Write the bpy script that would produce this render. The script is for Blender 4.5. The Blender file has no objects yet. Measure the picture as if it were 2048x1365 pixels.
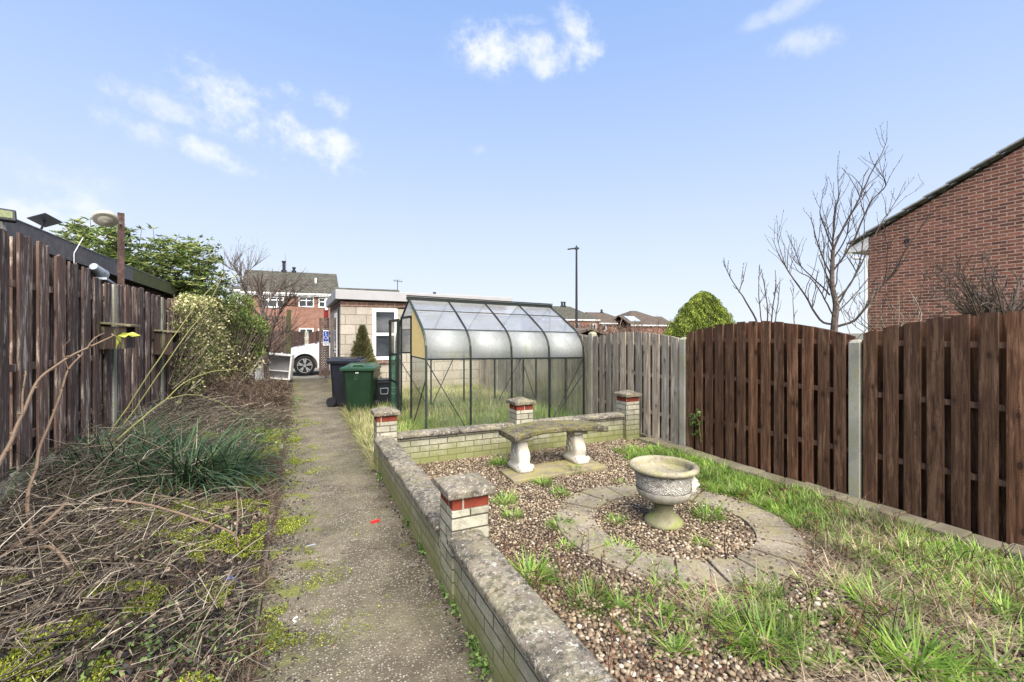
import bpy, math, random
import numpy as np
from mathutils import Vector, Matrix, noise as mnoise

# ------------------------------------------------------------------ camera
SC = bpy.context.scene
H = 1.6; YAW = math.radians(24.9); F = 914.0; HY = 664.0; CX = 1024.0
cd = bpy.data.cameras.new('camera'); cam = bpy.data.objects.new('camera', cd)
SC.collection.objects.link(cam); SC.camera = cam
cam.location = (0, 0, H); cam.rotation_euler = (math.pi/2, 0, -YAW)
cd.sensor_width = 36; cd.lens = F/2048*36; cd.shift_y = -18.5/2048
cd.clip_start = 0.05; cd.clip_end = 2000
SC.render.resolution_x = 1024; SC.render.resolution_y = 682
SC.view_settings.view_transform = 'Standard'; SC.view_settings.look = 'None'
SC.view_settings.gamma = 1; SC.view_settings.exposure = 1.35

FW = np.array([math.sin(YAW), math.cos(YAW), 0]); RT = np.array([math.cos(YAW), -math.sin(YAW), 0])
def ray(x, y): return FW + (x-CX)/F*RT + np.array([0, 0, (HY-y)/F])
def P(x, y, d): return np.array([0, 0, H]) + d*ray(x, y)            # a point d metres ahead
def G(x, y, z=0.): return P(x, y, (z-H)/ray(x, y)[2])               # on the level z
def PX(x, y, X): return P(x, y, X/ray(x, y)[0])                     # on the plane X
def PY(x, y, Y): return P(x, y, Y/ray(x, y)[1])

# ------------------------------------------------------------------ sky and sun
SUN_EL = math.radians(50); SUN_AZ = math.radians(184)               # azimuth the light comes from, clockwise from +Y
w = bpy.data.worlds.new('World'); SC.world = w; w.use_nodes = True
wt = w.node_tree; wt.nodes.clear()
class NT:
    """tiny node helper"""
    def __init__(s, t): s.t = t
    def n(s, typ, props=None, **ins):
        nd = s.t.nodes.new(typ)
        for k, v in (props or {}).items(): setattr(nd, k, v)
        for k, v in ins.items():
            k2 = int(k[1:]) if k[0] == 'i' and k[1:].isdigit() else k.replace('_', ' ')
            s.set(nd.inputs[k2], v)
        return nd
    def set(s, inp, v):
        if isinstance(v, bpy.types.NodeSocket): s.t.links.new(v, inp)
        elif isinstance(v, bpy.types.Node): s.t.links.new(v.outputs[0], inp)
        elif inp.type == 'RGBA' and isinstance(v, (tuple, list)) and len(v) == 3: inp.default_value = (*v, 1)
        else: inp.default_value = v
    def m(s, op, a, b=0., c=0., clamp=False): 
        return s.n('ShaderNodeMath', {'operation': op, 'use_clamp': clamp}, i0=a, i1=b, i2=c).outputs[0]
    def vm(s, op, a, b=(0, 0, 0)):
        nd = s.n('ShaderNodeVectorMath', {'operation': op}, i0=a, i1=b)
        return nd.outputs['Value'] if op in ('DOT_PRODUCT', 'LENGTH', 'DISTANCE') else nd.outputs[0]
    def mix(s, f, a, b, bt='MIX'):
        nd = s.t.nodes.new('ShaderNodeMix'); nd.data_type = 'RGBA'; nd.blend_type = bt
        s.set(nd.inputs[0], f); s.set(nd.inputs[6], a); s.set(nd.inputs[7], b); return nd.outputs[2]
    def ss(s, v, a, b):   # smoothstep to 0..1
        nd = s.t.nodes.new('ShaderNodeMapRange'); nd.interpolation_type = 'SMOOTHSTEP'
        s.set(nd.inputs[0], v); nd.inputs[1].default_value = a; nd.inputs[2].default_value = b
        return nd.outputs[0]
    def noise(s, vec, scale, detail=4., rough=.6, col=False):
        nd = s.n('ShaderNodeTexNoise', None, Vector=vec, Scale=scale, Detail=detail, Roughness=rough)
        return nd.outputs['Color' if col else 'Fac']
    def ramp(s, f, stops):
        nd = s.t.nodes.new('ShaderNodeValToRGB'); s.set(nd.inputs[0], f); cr = nd.color_ramp
        while len(cr.elements) < len(stops): cr.elements.new(.5)
        for e, (p, c) in zip(cr.elements, stops):
            e.position = p; e.color = (*c, 1) if len(c) == 3 else c
        return nd.outputs[0]
    def xyz(s, v): return s.n('ShaderNodeSeparateXYZ', None, i0=v).outputs
    def comb(s, x, y, z): return s.n('ShaderNodeCombineXYZ', None, i0=x, i1=y, i2=z).outputs[0]

T = NT(wt)
sky = T.n('ShaderNodeTexSky', {'sky_type': 'NISHITA', 'sun_disc': False, 'sun_elevation': SUN_EL, 'sun_rotation': SUN_AZ,
                               'air_density': 1.6, 'dust_density': 0.6, 'ozone_density': 3.0})
D = T.n('ShaderNodeTexCoord').outputs['Generated']
dz = T.xyz(D)[2]
SKS = 0.061
# thin winter haze that whitens the air towards the horizon
hz = T.m('POWER', T.m('SUBTRACT', 1.0, T.m('MAXIMUM', dz, 0.0), clamp=True), 1.9)
skyc = T.mix(T.m('MULTIPLY', hz, 1., clamp=True), T.mix(.8, sky.outputs[0], (1.4, 2.95, 6.7)), (5.9, 6.4, 7.0))
nz = T.noise(D, 5.5, 9., .62); nz2 = T.noise(D, 26., 6., .6)
def cloud(px, py, wpx, hpx, ang, dens):
    c = ray(px, py); c = c/np.linalg.norm(c)
    right = np.cross(c, [0, 0, 1]); right /= np.linalg.norm(right); up = np.cross(right, c)
    a = right*math.cos(ang) + up*math.sin(ang); b = -right*math.sin(ang) + up*math.cos(ang)
    k = F/np.linalg.norm(ray(px, py))*1.12
    v = T.comb(T.m('MULTIPLY', T.vm('DOT_PRODUCT', T.vm('SUBTRACT', D, tuple(c)), tuple(a)), k/wpx),
               T.m('MULTIPLY', T.vm('DOT_PRODUCT', T.vm('SUBTRACT', D, tuple(c)), tuple(b)), k/hpx),
               T.m('MULTIPLY', T.m('LESS_THAN', T.vm('DOT_PRODUCT', D, tuple(c)), .2), 9.))
    r = T.m('SUBTRACT', 1.0, T.vm('LENGTH', v))
    s_ = T.m('ADD', r, T.m('ADD', T.m('MULTIPLY', T.m('SUBTRACT', nz, .5), 5.2), T.m('MULTIPLY', T.m('SUBTRACT', nz2, .5), 2.2)))
    return T.m('MULTIPLY', T.m('MULTIPLY', T.ss(s_, .15, 1.5), T.ss(r, .0, .5)), dens)
tot = None
for a in [(1000, 100, 110, 55, -.1, .95), (1090, 115, 90, 45, -.3, .8), (1175, 95, 45, 90, .5, .95), (1130, 25, 40, 20, -.6, .6), (1040, 40, 50, 14, 0, .4),
          (330, 205, 110, 34, -.1, .6), (520, 235, 190, 60, -.33, .85), (660, 300, 150, 48, -.42, .95), (630, 195, 70, 36, -.2, .7), (500, 180, 60, 30, -.3, .6),
          (430, 312, 120, 24, -.28, .75), (400, 122, 90, 22, -.1, .55), (60, 430, 150, 60, -.1, .7), (270, 255, 60, 24, -.2, .5),
          (1620, 85, 62, 24, -.1, .5), (1570, 20, 60, 18, .1, .4), (60, 350, 110, 30, -.1, .4), (960, 300, 30, 14, 0, .3)]:
    c = cloud(*a); tot = c if tot is None else T.m('MAXIMUM', tot, c)
skyc = T.mix(tot, skyc, (6.6, 6.8, 7.0))
bg = T.n('ShaderNodeBackground', None, Color=skyc, Strength=SKS)
T.t.links.new(bg.outputs[0], T.n('ShaderNodeOutputWorld').inputs[0])
sd = bpy.data.lights.new('sun', 'SUN'); sd.energy = 4.9; sd.angle = math.radians(60); sd.color = (1, .93, .83)
so = bpy.data.objects.new('sun', sd); SC.collection.objects.link(so)
sv = Vector((math.sin(SUN_AZ)*math.cos(SUN_EL), math.cos(SUN_AZ)*math.cos(SUN_EL), math.sin(SUN_EL)))
so.rotation_euler = sv.to_track_quat('Z', 'Y').to_euler(); so.location = (0, 0, 30)
SC.cycles.transparent_max_bounces = 24

# ------------------------------------------------------------------ mesh helpers
random.seed(7); R = np.random.default_rng(11)
def U(a, b): return random.uniform(a, b)
class MB:
    def __init__(s): s.v = []; s.f = []; s.m = []; s.mi = 0
    def add(s, vs, fs):
        o = len(s.v); s.v += [tuple(map(float, p)) for p in vs]; s.f += [tuple(i+o for i in f) for f in fs]; s.m += [s.mi]*len(fs); return s
    BF = [(0, 3, 2, 1), (4, 5, 6, 7), (0, 1, 5, 4), (1, 2, 6, 5), (2, 3, 7, 6), (3, 0, 4, 7)]
    def box(s, x0, x1, y0, y1, z0, z1):
        return s.add([(x0, y0, z0), (x1, y0, z0), (x1, y1, z0), (x0, y1, z0), (x0, y0, z1), (x1, y0, z1), (x1, y1, z1), (x0, y1, z1)], s.BF)
    def obox(s, c, size, M=None):
        M = M or Matrix(); c = Vector(c); sx, sy, sz = [q/2 for q in size]
        pts = [(-sx, -sy, -sz), (sx, -sy, -sz), (sx, sy, -sz), (-sx, sy, -sz), (-sx, -sy, sz), (sx, -sy, sz), (sx, sy, sz), (-sx, sy, sz)]
        return s.add([c + M.to_3x3() @ Vector(p) for p in pts], s.BF)
    def bar(s, a, b, wd, th=None, up=(0, 0, 1)):
        a = Vector(a); b = Vector(b); d = (b-a); L = d.length; d.normalize(); up = Vector(up)
        if abs(d.dot(up)) > .98: up = Vector((0, 1, 0))
        r = d.cross(up).normalized(); u = r.cross(d)
        return s.obox((a+b)/2, (wd, L, th or wd), Matrix((r, d, u)).transposed())
    def prism(s, poly, f0, f1):
        """poly: list of 2d points; f0/f1 map a 2d point to the two end faces"""
        n = len(poly); vs = [f0(p) for p in poly] + [f1(p) for p in poly]
        return s.add(vs, [tuple(range(n))[::-1], tuple(range(n, 2*n))] + [(i, (i+1) % n, n+(i+1) % n, n+i) for i in range(n)])
    def tube(s, pts, rads, n=6, cap=True):
        pts = [Vector(p) for p in pts]
        if not hasattr(rads, '__len__'): rads = [rads]*len(pts)
        vs = []; prev = None
        for i, p in enumerate(pts):
            d = (pts[min(i+1, len(pts)-1)] - pts[max(i-1, 0)])
            if d.length < 1e-9: d = Vector((0, 0, 1))
            d.normalize()
            if prev is None: prev = d.orthogonal().normalized()
            a = (prev - d*prev.dot(d))
            a = a.normalized() if a.length > 1e-6 else d.orthogonal().normalized()
            prev = a; b = d.cross(a)
            for k in range(n):
                t = 2*math.pi*k/n; vs.append(p + (a*math.cos(t) + b*math.sin(t))*rads[i])
        fs = [(i*n+k, i*n+(k+1) % n, (i+1)*n+(k+1) % n, (i+1)*n+k) for i in range(len(pts)-1) for k in range(n)]
        if cap: fs += [tuple(range(n))[::-1], tuple(range((len(pts)-1)*n, len(pts)*n))]
        return s.add(vs, fs)
    def lathe(s, prof, c=(0, 0, 0), n=32, M=None, cap=True):
        M = (M or Matrix()).to_3x3(); vs = []
        for r, z in prof:
            for k in range(n):
                t = 2*math.pi*k/n; q = Vector((r*math.cos(t), r*math.sin(t), z)); vs.append(Vector(c) + M @ q)
        m = len(prof)
        fs = [(i*n+k, i*n+(k+1) % n, (i+1)*n+(k+1) % n, (i+1)*n+k) for i in range(m-1) for k in range(n)]
        if cap: fs += [tuple(range(n))[::-1], tuple(range((m-1)*n, m*n))]
        return s.add(vs, fs)
    def build(s, name, mat, parent=None, smooth=False, bevel=0., kind=None, jitter=0., sub=0):
        v = np.array(s.v)
        if jitter:
            for i in range(len(v)):
                v[i] += np.array(mnoise.noise_vector(Vector(v[i])*9))*jitter
        if parent is None:
            org = np.array([(v[:, 0].min()+v[:, 0].max())/2, (v[:, 1].min()+v[:, 1].max())/2, v[:, 2].min()])
            loc = tuple(org)
        else: org = np.array(wloc(parent)); loc = (0, 0, 0)
        me = bpy.data.meshes.new(name); me.from_pydata((v-org).tolist(), [], s.f)
        mats = mat if isinstance(mat, (list, tuple)) else [mat]
        for q in mats: me.materials.append(q)
        if len(mats) > 1: me.polygons.foreach_set('material_index', s.m)
        if smooth: me.polygons.foreach_set('use_smooth', [True]*len(me.polygons))
        me.update(); o = bpy.data.objects.new(name, me); SC.collection.objects.link(o); o.location = loc
        if parent is not None: o.parent = parent
        if bevel:
            b = o.modifiers.new('bevel', 'BEVEL'); b.width = bevel; b.segments = 2; b.limit_method = 'ANGLE'
        if sub:
            b = o.modifiers.new('sub', 'SUBSURF'); b.levels = sub; b.render_levels = sub
        if kind: o['kind'] = kind
        return o
def wloc(o):
    v = Vector((0, 0, 0))
    while o is not None: v = v + o.location; o = o.parent
    return v
def npmesh(name, V, FA, mat, parent=None, smooth=False, kind=None):
    """V (n,3), FA (m,k) uniform faces"""
    V = np.asarray(V, float); FA = np.asarray(FA, np.int32)
    org = np.array([(V[:, 0].min()+V[:, 0].max())/2, (V[:, 1].min()+V[:, 1].max())/2, V[:, 2].min()]) if parent is None else np.array(wloc(parent))
    me = bpy.data.meshes.new(name); me.vertices.add(len(V)); me.vertices.foreach_set('co', (V-org).astype(np.float32).ravel())
    k = FA.shape[1]; me.loops.add(FA.size); me.loops.foreach_set('vertex_index', FA.ravel())
    me.polygons.add(len(FA)); me.polygons.foreach_set('loop_start', np.arange(0, FA.size, k, dtype=np.int32))
    if smooth: me.polygons.foreach_set('use_smooth', np.ones(len(FA), bool))
    me.materials.append(mat); me.update(calc_edges=True); me.validate()
    o = bpy.data.objects.new(name, me); SC.collection.objects.link(o)
    if parent is None: o.location = tuple(org)
    else: o.parent = parent
    if kind: o['kind'] = kind
    return o
def tag(o, label=None, cat=None, group=None, kind=None):
    if label: o['label'] = label
    if cat: o['category'] = cat
    if group: o['group'] = group
    if kind: o['kind'] = kind
    return o
def thing(name, label, cat, loc, group=None):
    o = bpy.data.objects.new(name, None); SC.collection.objects.link(o); o.location = tuple(loc); o.empty_display_size = .2
    return tag(o, label, cat, group)

# ------------------------------------------------------------------ materials
def mat(name, fn, rough=.8, bump=0., spec=.3, metal=0., bdist=.01, transl=0.):
    m = bpy.data.materials.new(name); m.use_nodes = True; t = m.node_tree; t.nodes.clear(); T = NT(t)
    out = T.n('ShaderNodeOutputMaterial'); b = T.n('ShaderNodeBsdfPrincipled', None, Roughness=rough, Metallic=metal)
    b.inputs['Specular IOR Level'].default_value = spec
    pos = T.n('ShaderNodeNewGeometry').outputs['Position']
    r = fn(T, pos)
    col, hgt = r if isinstance(r, tuple) and len(r) == 2 else (r, None)
    T.set(b.inputs['Base Color'], col)
    if hgt is not None and bump:
        bn = T.n('ShaderNodeBump', None, Strength=bump, Distance=bdist, Height=hgt); t.links.new(bn.outputs[0], b.inputs['Normal'])
    sh = b.outputs[0]
    if transl:
        tr = T.n('ShaderNodeBsdfTranslucent', None, Color=col)
        sh = T.n('ShaderNodeMixShader', None, i0=transl, i1=sh, i2=tr.outputs[0]).outputs[0]
    t.links.new(sh, out.inputs[0]); return m
def isl(T): return T.n('ShaderNodeNewGeometry').outputs['Random Per Island']
def mul(T, v, sx, sy, sz): return T.vm('MULTIPLY', v, (sx, sy, sz))
def plain(name, c, rough=.5, metal=0., spec=.4, var=.15, sc=12.):
    return mat(name, lambda T, p: (T.mix(T.ss(T.noise(p, sc, 5.), .3, .75), tuple(q*(1-var) for q in c), tuple(min(1, q*(1+var)) for q in c)), T.noise(p, sc*6, 3.)), rough, .1, spec, metal, .002)

def wood(base, light, dark, streak=.5, knots=True, grain=1., bump=.5):
    def fn(T, p):
        r = isl(T); off = T.vm('ADD', p, T.comb(T.m('MULTIPLY', r, 31.), T.m('MULTIPLY', r, 17.), T.m('MULTIPLY', r, 57.)))
        g = T.noise(mul(T, off, 55, 55, 2.2), grain, 6., .7)
        g2 = T.noise(mul(T, off, 22, 22, 2.6), grain, 7., .72)
        c = T.mix(T.ss(g, .3, .72), dark, base)
        c = T.mix(T.m('MULTIPLY', T.ss(g2, .50, .66), streak), c, light)
        c = T.mix(1., c, T.ramp(r, [(0, (.62, .60, .60)), (.5, (1, 1, 1)), (1, (1.42, 1.3, 1.2))]), 'MULTIPLY')
        if knots:
            v = T.n('ShaderNodeTexVoronoi', {'feature': 'F1'}, Vector=mul(T, off, 8, 8, 4.2), Scale=1., Randomness=1.)
            kn = T.m('SUBTRACT', 1., T.ss(v.outputs['Distance'], .07, .21)); c = T.mix(T.m('MULTIPLY', kn, .85), c, tuple(q*.55 for q in dark))
            ring = T.m('SINE', T.m('MULTIPLY', v.outputs['Distance'], 70.))
            c = T.mix(T.m('MULTIPLY', T.m('MULTIPLY', T.ss(ring, .2, .9), T.m('SUBTRACT', 1., T.ss(v.outputs['Distance'], .2, .42))), .5), c, dark)
        return c, g
    return fn
M_fence_l = mat('weathered_brown_paint', wood((.135, .092, .080), (.40, .35, .30), (.045, .031, .027), .95, True, 1.), .85, .7, .2, bdist=.004)
M_fence_b = mat('brown_stained_wood', wood((.138, .072, .041), (.22, .130, .080), (.034, .016, .009), .75, True, 1.), .7, .5, .25, bdist=.003)
M_fence_g = mat('silvered_grey_wood', wood((.31, .28, .235), (.46, .42, .36), (.13, .115, .095), .8, True, 1.), .9, .7, .15, bdist=.004)
M_rail = mat('rail_wood', wood((.17, .10, .07), (.26, .17, .12), (.045, .025, .018), .5, False), .85, .5)
M_gate = mat('gate_wood', wood((.15, .11, .09), (.25, .2, .17), (.05, .035, .03), .5, False), .85, .5)
M_mossy = mat('mossy_wood', wood((.11, .12, .05), (.17, .18, .08), (.04, .045, .02), .5, False), .9, .5)
M_boxwood = mat('mossy_board', wood((.06, .04, .033), (.16, .17, .09), (.02, .014, .012), .7, False), .9, .5)

def concrete(c, dark, moss=0., mossc=(.13, .17, .03), scale=1., lich=0., zmoss=None):
    def fn(T, p):
        n1 = T.noise(p, 3.*scale, 8., .65); n2 = T.noise(p, 70.*scale, 4., .7); n3 = T.noise(p, 260.*scale, 2., .6)
        cc = T.mix(T.ss(n1, .35, .7), dark, c); cc = T.mix(T.m('MULTIPLY', T.ss(n2, .52, .68), .6), cc, dark)
        cc = T.mix(T.m('MULTIPLY', T.ss(n3, .58, .7), .5), cc, tuple(min(1, q*1.5) for q in c))
        if lich: 
            l = T.ss(T.noise(p, 42.*scale, 6., .8), .54, .60); cc = T.mix(T.m('MULTIPLY', l, lich), cc, (.45, .44, .38))
            l2 = T.ss(T.noise(T.vm('ADD', p, (5, 3, 9)), 22.*scale, 7., .8), .49, .57); cc = T.mix(T.m('MULTIPLY', l2, lich*.8), cc, (.035, .035, .03))
        if moss:
            mm = T.ss(T.noise(p, 6., 6., .7), .45, .62)
            if zmoss is not None: mm = T.m('MULTIPLY', mm, T.m('SUBTRACT', 1., T.ss(T.xyz(p)[2], zmoss[0], zmoss[1])))
            cc = T.mix(T.m('MULTIPLY', mm, moss), cc, mossc)
        return cc, T.m('ADD', n2, T.m('MULTIPLY', n3, .6))
    return fn
M_post = mat('concrete_post', concrete((.42, .40, .35), (.22, .21, .17), .5, (.22, .22, .07)), .9, .6, .2, bdist=.004)
M_gboard = mat('gravel_board_concrete', concrete((.48, .48, .43), (.22, .23, .18), .8, (.17, .20, .06)), .9, .6, .2, bdist=.006)
M_cap = mat('pillar_cap_concrete', concrete((.25, .215, .17), (.09, .075, .058), .35, (.17, .16, .07), 1., .7), .9, .8, .2, bdist=.006)
M_coping = mat('lichen_coping', concrete((.30, .255, .20), (.10, .085, .068), .35, (.17, .16, .07), 1., .95), .9, 1., .2, bdist=.008)
M_slab = mat('ring_slab_concrete', concrete((.30, .255, .195), (.13, .108, .078), .6, (.15, .14, .06), 1., .4), .9, .7, .2, bdist=.004)
M_edge = mat('edging_concrete', concrete((.26, .22, .16), (.12, .10, .07), .6, (.12, .13, .05)), .9, .7, .2, bdist=.005)
M_seat = mat('bench_seat_stone', concrete((.17, .14, .085), (.055, .047, .03), .75, (.15, .14, .04), 1., .5), .9, 1., .2, bdist=.008)
M_plinth = mat('mossy_plinth', concrete((.27, .23, .15), (.13, .11, .07), .8, (.22, .20, .06)), .9, .5, .2, bdist=.004)
M_white = mat('white_cast_stone', concrete((.66, .63, .57), (.30, .28, .235), .5, (.27, .25, .15)), .8, .6, .25, bdist=.005)
M_kerb = mat('kerb_concrete', concrete((.22, .19, .15), (.10, .09, .07), .6, (.10, .12, .03)), .9, .6)

def pathfn(T, p):
    v = T.n('ShaderNodeTexVoronoi', {'feature': 'F1'}, Vector=p, Scale=75., Randomness=1.)
    r = T.xyz(v.outputs['Color'])[0]
    st = T.ramp(r, [(0, (.055, .045, .03)), (.3, (.15, .125, .085)), (.65, (.23, .20, .155)), (.9, (.30, .27, .22)), (1, (.38, .355, .305))])
    cem = T.mix(T.ss(T.noise(p, 2.2, 6., .65), .35, .7), (.06, .05, .034), (.15, .128, .088))
    mk = T.m('SUBTRACT', 1., T.ss(v.outputs['Distance'], .3, .52))
    wear = T.ss(T.noise(p, 1.4, 6., .7), .38, .58)
    c = T.mix(T.m('MULTIPLY', mk, T.m('ADD', .55, T.m('MULTIPLY', wear, .45))), cem, st)
    x, y, z = T.xyz(p)[:3]
    n = T.noise(p, 5., 8., .72)
    edge = T.m('ADD', T.m('SUBTRACT', 1., T.ss(x, -.2, .45)), T.m('MULTIPLY', T.ss(x, .55, .8), .5))
    mo = T.ss(T.m('ADD', n, T.m('MULTIPLY', edge, .13)), .60, .70)
    mo = T.m('MULTIPLY', mo, T.ss(y, 1.5, 3.5))
    c = T.mix(T.m('MULTIPLY', mo, .85), c, T.mix(T.noise(p, 60., 3.), (.06, .07, .015), (.20, .22, .03)))
    c = T.mix(T.m('MULTIPLY', T.ss(T.noise(p, 9., 7., .75), .56, .68), .5), c, (.07, .055, .04))
    c = T.mix(T.m('MULTIPLY', T.ss(T.noise(T.vm('ADD', p, (7, 1, 3)), 1.1, 5., .6), .5, .64), .35), c, (.09, .085, .045))
    return c, T.m('ADD', T.m('MULTIPLY', mk, .7), T.m('MULTIPLY', mo, .6))
M_path = mat('exposed_aggregate_path', pathfn, .9, .8, .25, bdist=.006)
def soilfn(T, p):
    n = T.noise(p, 3., 8., .7); n2 = T.noise(p, 40., 5., .75)
    c = T.mix(T.ss(n2, .35, .68), (.012, .010, .009), (.07, .052, .038))
    c = T.mix(T.m('MULTIPLY', T.ss(n, .52, .62), .8), c, T.mix(T.noise(p, 90., 3.), (.035, .05, .01), (.15, .19, .025)))
    c = T.mix(T.m('MULTIPLY', T.ss(T.noise(T.vm('ADD', p, (3, 8, 1)), 2.2, 6., .7), .5, .62), .7), c, (.085, .058, .042))
    return c, T.m('ADD', n2, n)
M_soil = mat('dark_litter_soil', soilfn, .95, 1., .2, bdist=.03)
M_gbase = mat('gravel_bed_soil', lambda T, p: (T.mix(T.noise(p, 90., 5., .7), (.03, .022, .015), (.15, .11, .08)), T.noise(p, 60., 3.)), .95, .8, .2, bdist=.01)
M_lawn = mat('rough_grass_earth', lambda T, p: (T.mix(T.ss(T.noise(p, 2.5, 7., .7), .42, .62), (.10, .13, .04), (.22, .18, .10)), T.noise(p, 50., 4.)), .95, 1., .2, bdist=.02)
M_ground = mat('far_ground', lambda T, p: T.mix(T.noise(p, .2, 6.), (.07, .075, .05), (.13, .12, .10)), .95)
M_yard = mat('yard_concrete', concrete((.27, .25, .22), (.15, .14, .12), .2), .9, .5)
M_peb = mat('river_pebbles', lambda T, p: (T.mix(1., T.ramp(isl(T), [(0, (.045, .032, .022)), (.28, (.10, .072, .047)), (.55, (.17, .125, .08)), (.8, (.25, .195, .13)), (.96, (.34, .29, .215)), (1, (.50, .46, .39))]),
            T.ramp(T.noise(p, 1.3, 5.), [(.35, (.72, .7, .7)), (.65, (1.1, 1.08, 1.04))]), 'MULTIPLY'), T.noise(p, 200., 2.)), .6, .2, .35, bdist=.002)

def bricks(c1, c2, mortar, bw, bh, ms, moss=None, dirt=.3, vari=(.6, 1.25), dark=None, swz=None, off=.5, lo=0.):
    def fn(T, p):
        x, y, z = T.xyz(p)[:3]
        wob = T.m('MULTIPLY', T.m('SUBTRACT', T.noise(p, 9., 4.), .5), ms*.9)
        u = T.m('ADD', T.m('ADD', x, y), wob)
        v = T.comb(u, T.m('ADD', T.m('SUBTRACT', z, lo), wob), 0.)
        b = T.n('ShaderNodeTexBrick', {'offset': off}, Vector=v, Color1=c1, Color2=c2, Mortar=mortar, Scale=1., Mortar_Size=ms, Mortar_Smooth=.15, Bias=0., Brick_Width=bw, Row_Height=bh)
        c = b.outputs['Color']; fac = b.outputs['Fac']
        n = T.noise(p, 16., 6., .7); n2 = T.noise(p, 120., 3., .6)
        c = T.mix(1., c, T.ramp(T.m('ADD', T.m('MULTIPLY', n, .6), T.m('MULTIPLY', n2, .4)), [(.36, (vari[0],)*3), (.64, (vari[1],)*3)]), 'MULTIPLY')
        c = T.mix(T.m('MULTIPLY', T.ss(T.noise(mul(T, p, 1, 1, .5), 2.2, 6., .7), .45, .7), dirt), c, tuple(q*.4 for q in c1))
        if moss:
            mc, z0, z1, st = moss
            mm = T.m('MULTIPLY', T.m('SUBTRACT', 1., T.ss(T.m('ADD', z, T.m('MULTIPLY', T.m('SUBTRACT', T.noise(mul(T, p, 1, 1, .35), 7., 5., .7), .5), (z1-z0)*1.6)), z0, z1)), st)
            c = T.mix(mm, c, mc)
        return c, T.m('ADD', T.m('MULTIPLY', T.m('SUBTRACT', 1., fac), 1.), T.m('MULTIPLY', n2, .35))
    return fn
M_lowwall = mat('pale_stock_brick', bricks((.38, .36, .285), (.27, .255, .195), (.07, .062, .042), .23, .074, .005, ((.15, .16, .045), .03, .36, .8), .35), .9, 1., .2, bdist=.008)
M_redcourse = mat('red_brick_course', bricks((.22, .042, .022), (.17, .034, .02), (.40, .34, .26), .235, .09, .006, None, .2, lo=.56), .8, .7, .25, bdist=.006)
M_redbrick = mat('house_red_brick', bricks((.29, .115, .075), (.12, .050, .038), (.44, .35, .28), .225, .068, .0075, None, .3, (.6, 1.35)), .9, .8, .2, bdist=.01)
M_farbrick = mat('far_red_brick', bricks((.25, .115, .08), (.15, .070, .052), (.25, .17, .13), .225, .075, .008, None, .3), .9, .3)
M_block = mat('concrete_blockwork', bricks((.37, .33, .28), (.29, .26, .215), (.20, .165, .13), .52, .255, .010, ((.26, .22, .13), .0, .5, .5), .25, (.82, 1.12)), .9, .8, .2, bdist=.01)
M_brown_br = mat('brown_brick_band', bricks((.17, .085, .06), (.12, .065, .05), (.32, .27, .21), .24, .078, .008, None, .3, lo=.1), .9, .6)
def tiles(c1, c2, w_, h_):
    def fn(T, p):
        x, y, z = T.xyz(p)[:3]
        b = T.n('ShaderNodeTexBrick', {'offset': .5}, Vector=T.comb(T.m('ADD', x, y), z, 0.), Color1=c1, Color2=c2, Mortar=tuple(q*.3 for q in c1), Scale=1., Mortar_Size=.018, Mortar_Smooth=.3, Brick_Width=w_, Row_Height=h_)
        c = T.mix(1., b.outputs['Color'], T.ramp(T.noise(p, 3., 7., .75), [(.36, (.6, .6, .58)), (.64, (1.4, 1.4, 1.3))]), 'MULTIPLY')
        return c, T.m('SUBTRACT', 1., b.outputs['Fac'])
    return fn
M_tile = mat('dark_roof_tiles', tiles((.085, .082, .068), (.06, .058, .05), .33, .17), .9, .8, .2, bdist=.03)
M_tile2 = mat('brown_roof_tiles', tiles((.11, .085, .07), (.08, .064, .055), .33, .17), .9, .8, .2, bdist=.03)
M_upvc = plain('white_upvc', (.78, .78, .76), .4, 0, .4, .05)
M_glassdark = plain('dark_window_glass', (.03, .035, .042), .08, 0, .8, .4, 3.)
M_render = plain('white_render', (.75, .74, .72), .8)
M_fascia = plain('grey_felt_fascia', (.115, .108, .108), .7, 0, .3, .2)
M_felt = plain('pale_grey_roof_felt', (.34, .34, .34), .8, 0, .3, .2)
M_gfascia = plain('light_grey_metal_fascia', (.29, .285, .29), .6, 0, .4, .08, 3.)
M_gframe = plain('dark_green_aluminium', (.006, .010, .009), .5, 0, .35, .3)
M_gframe2 = plain('green_aluminium_sunlit_tint', (.018, .032, .027), .45, 0, .4, .2)  # lighter copy of the frame green, sunlight put into the colour
M_black = plain('black_plastic', (.012, .013, .017), .45, 0, .4, .3)
M_bblack = plain('navy_black_plastic', (.008, .009, .015), .4, 0, .45, .3)
M_green = plain('green_bin_plastic', (.007, .024, .011), .4, 0, .4, .2, 4.)
M_greenl = plain('green_lid_plastic', (.016, .055, .03), .4, 0, .5, .2, 4.)
M_carw = plain('white_car_paint', (.78, .79, .80), .15, 0, .6, .02)
M_tyre = plain('tyre_rubber', (.015, .015, .016), .8, 0, .3, .3)
M_alloy = plain('silver_alloy', (.55, .55, .56), .3, .6, .5, .1)
M_blue = plain('blue_sign', (.02, .07, .42), .5)
M_signw = plain('white_sign', (.8, .8, .8), .5)
M_red = plain('red_plastic', (.55, .02, .015), .4)
M_scrap = plain('blue_plastic_scrap', (.18, .22, .62), .5)
M_yellow = plain('cream_yellow_board', (.80, .60, .26), .8, 0, .2, .06)
M_cream = plain('cream_plastic', (.36, .34, .28), .5, 0, .4, .1)
M_galv = plain('grey_galvanised', (.34, .38, .42), .45, .3, .4, .15)
M_lampglass = plain('floodlight_panel', (.10, .12, .03), .3, 0, .5, .3, 40.)
M_polebr = plain('brown_painted_pole', (.075, .045, .04), .8, 0, .2, .4, 20.)
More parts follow.
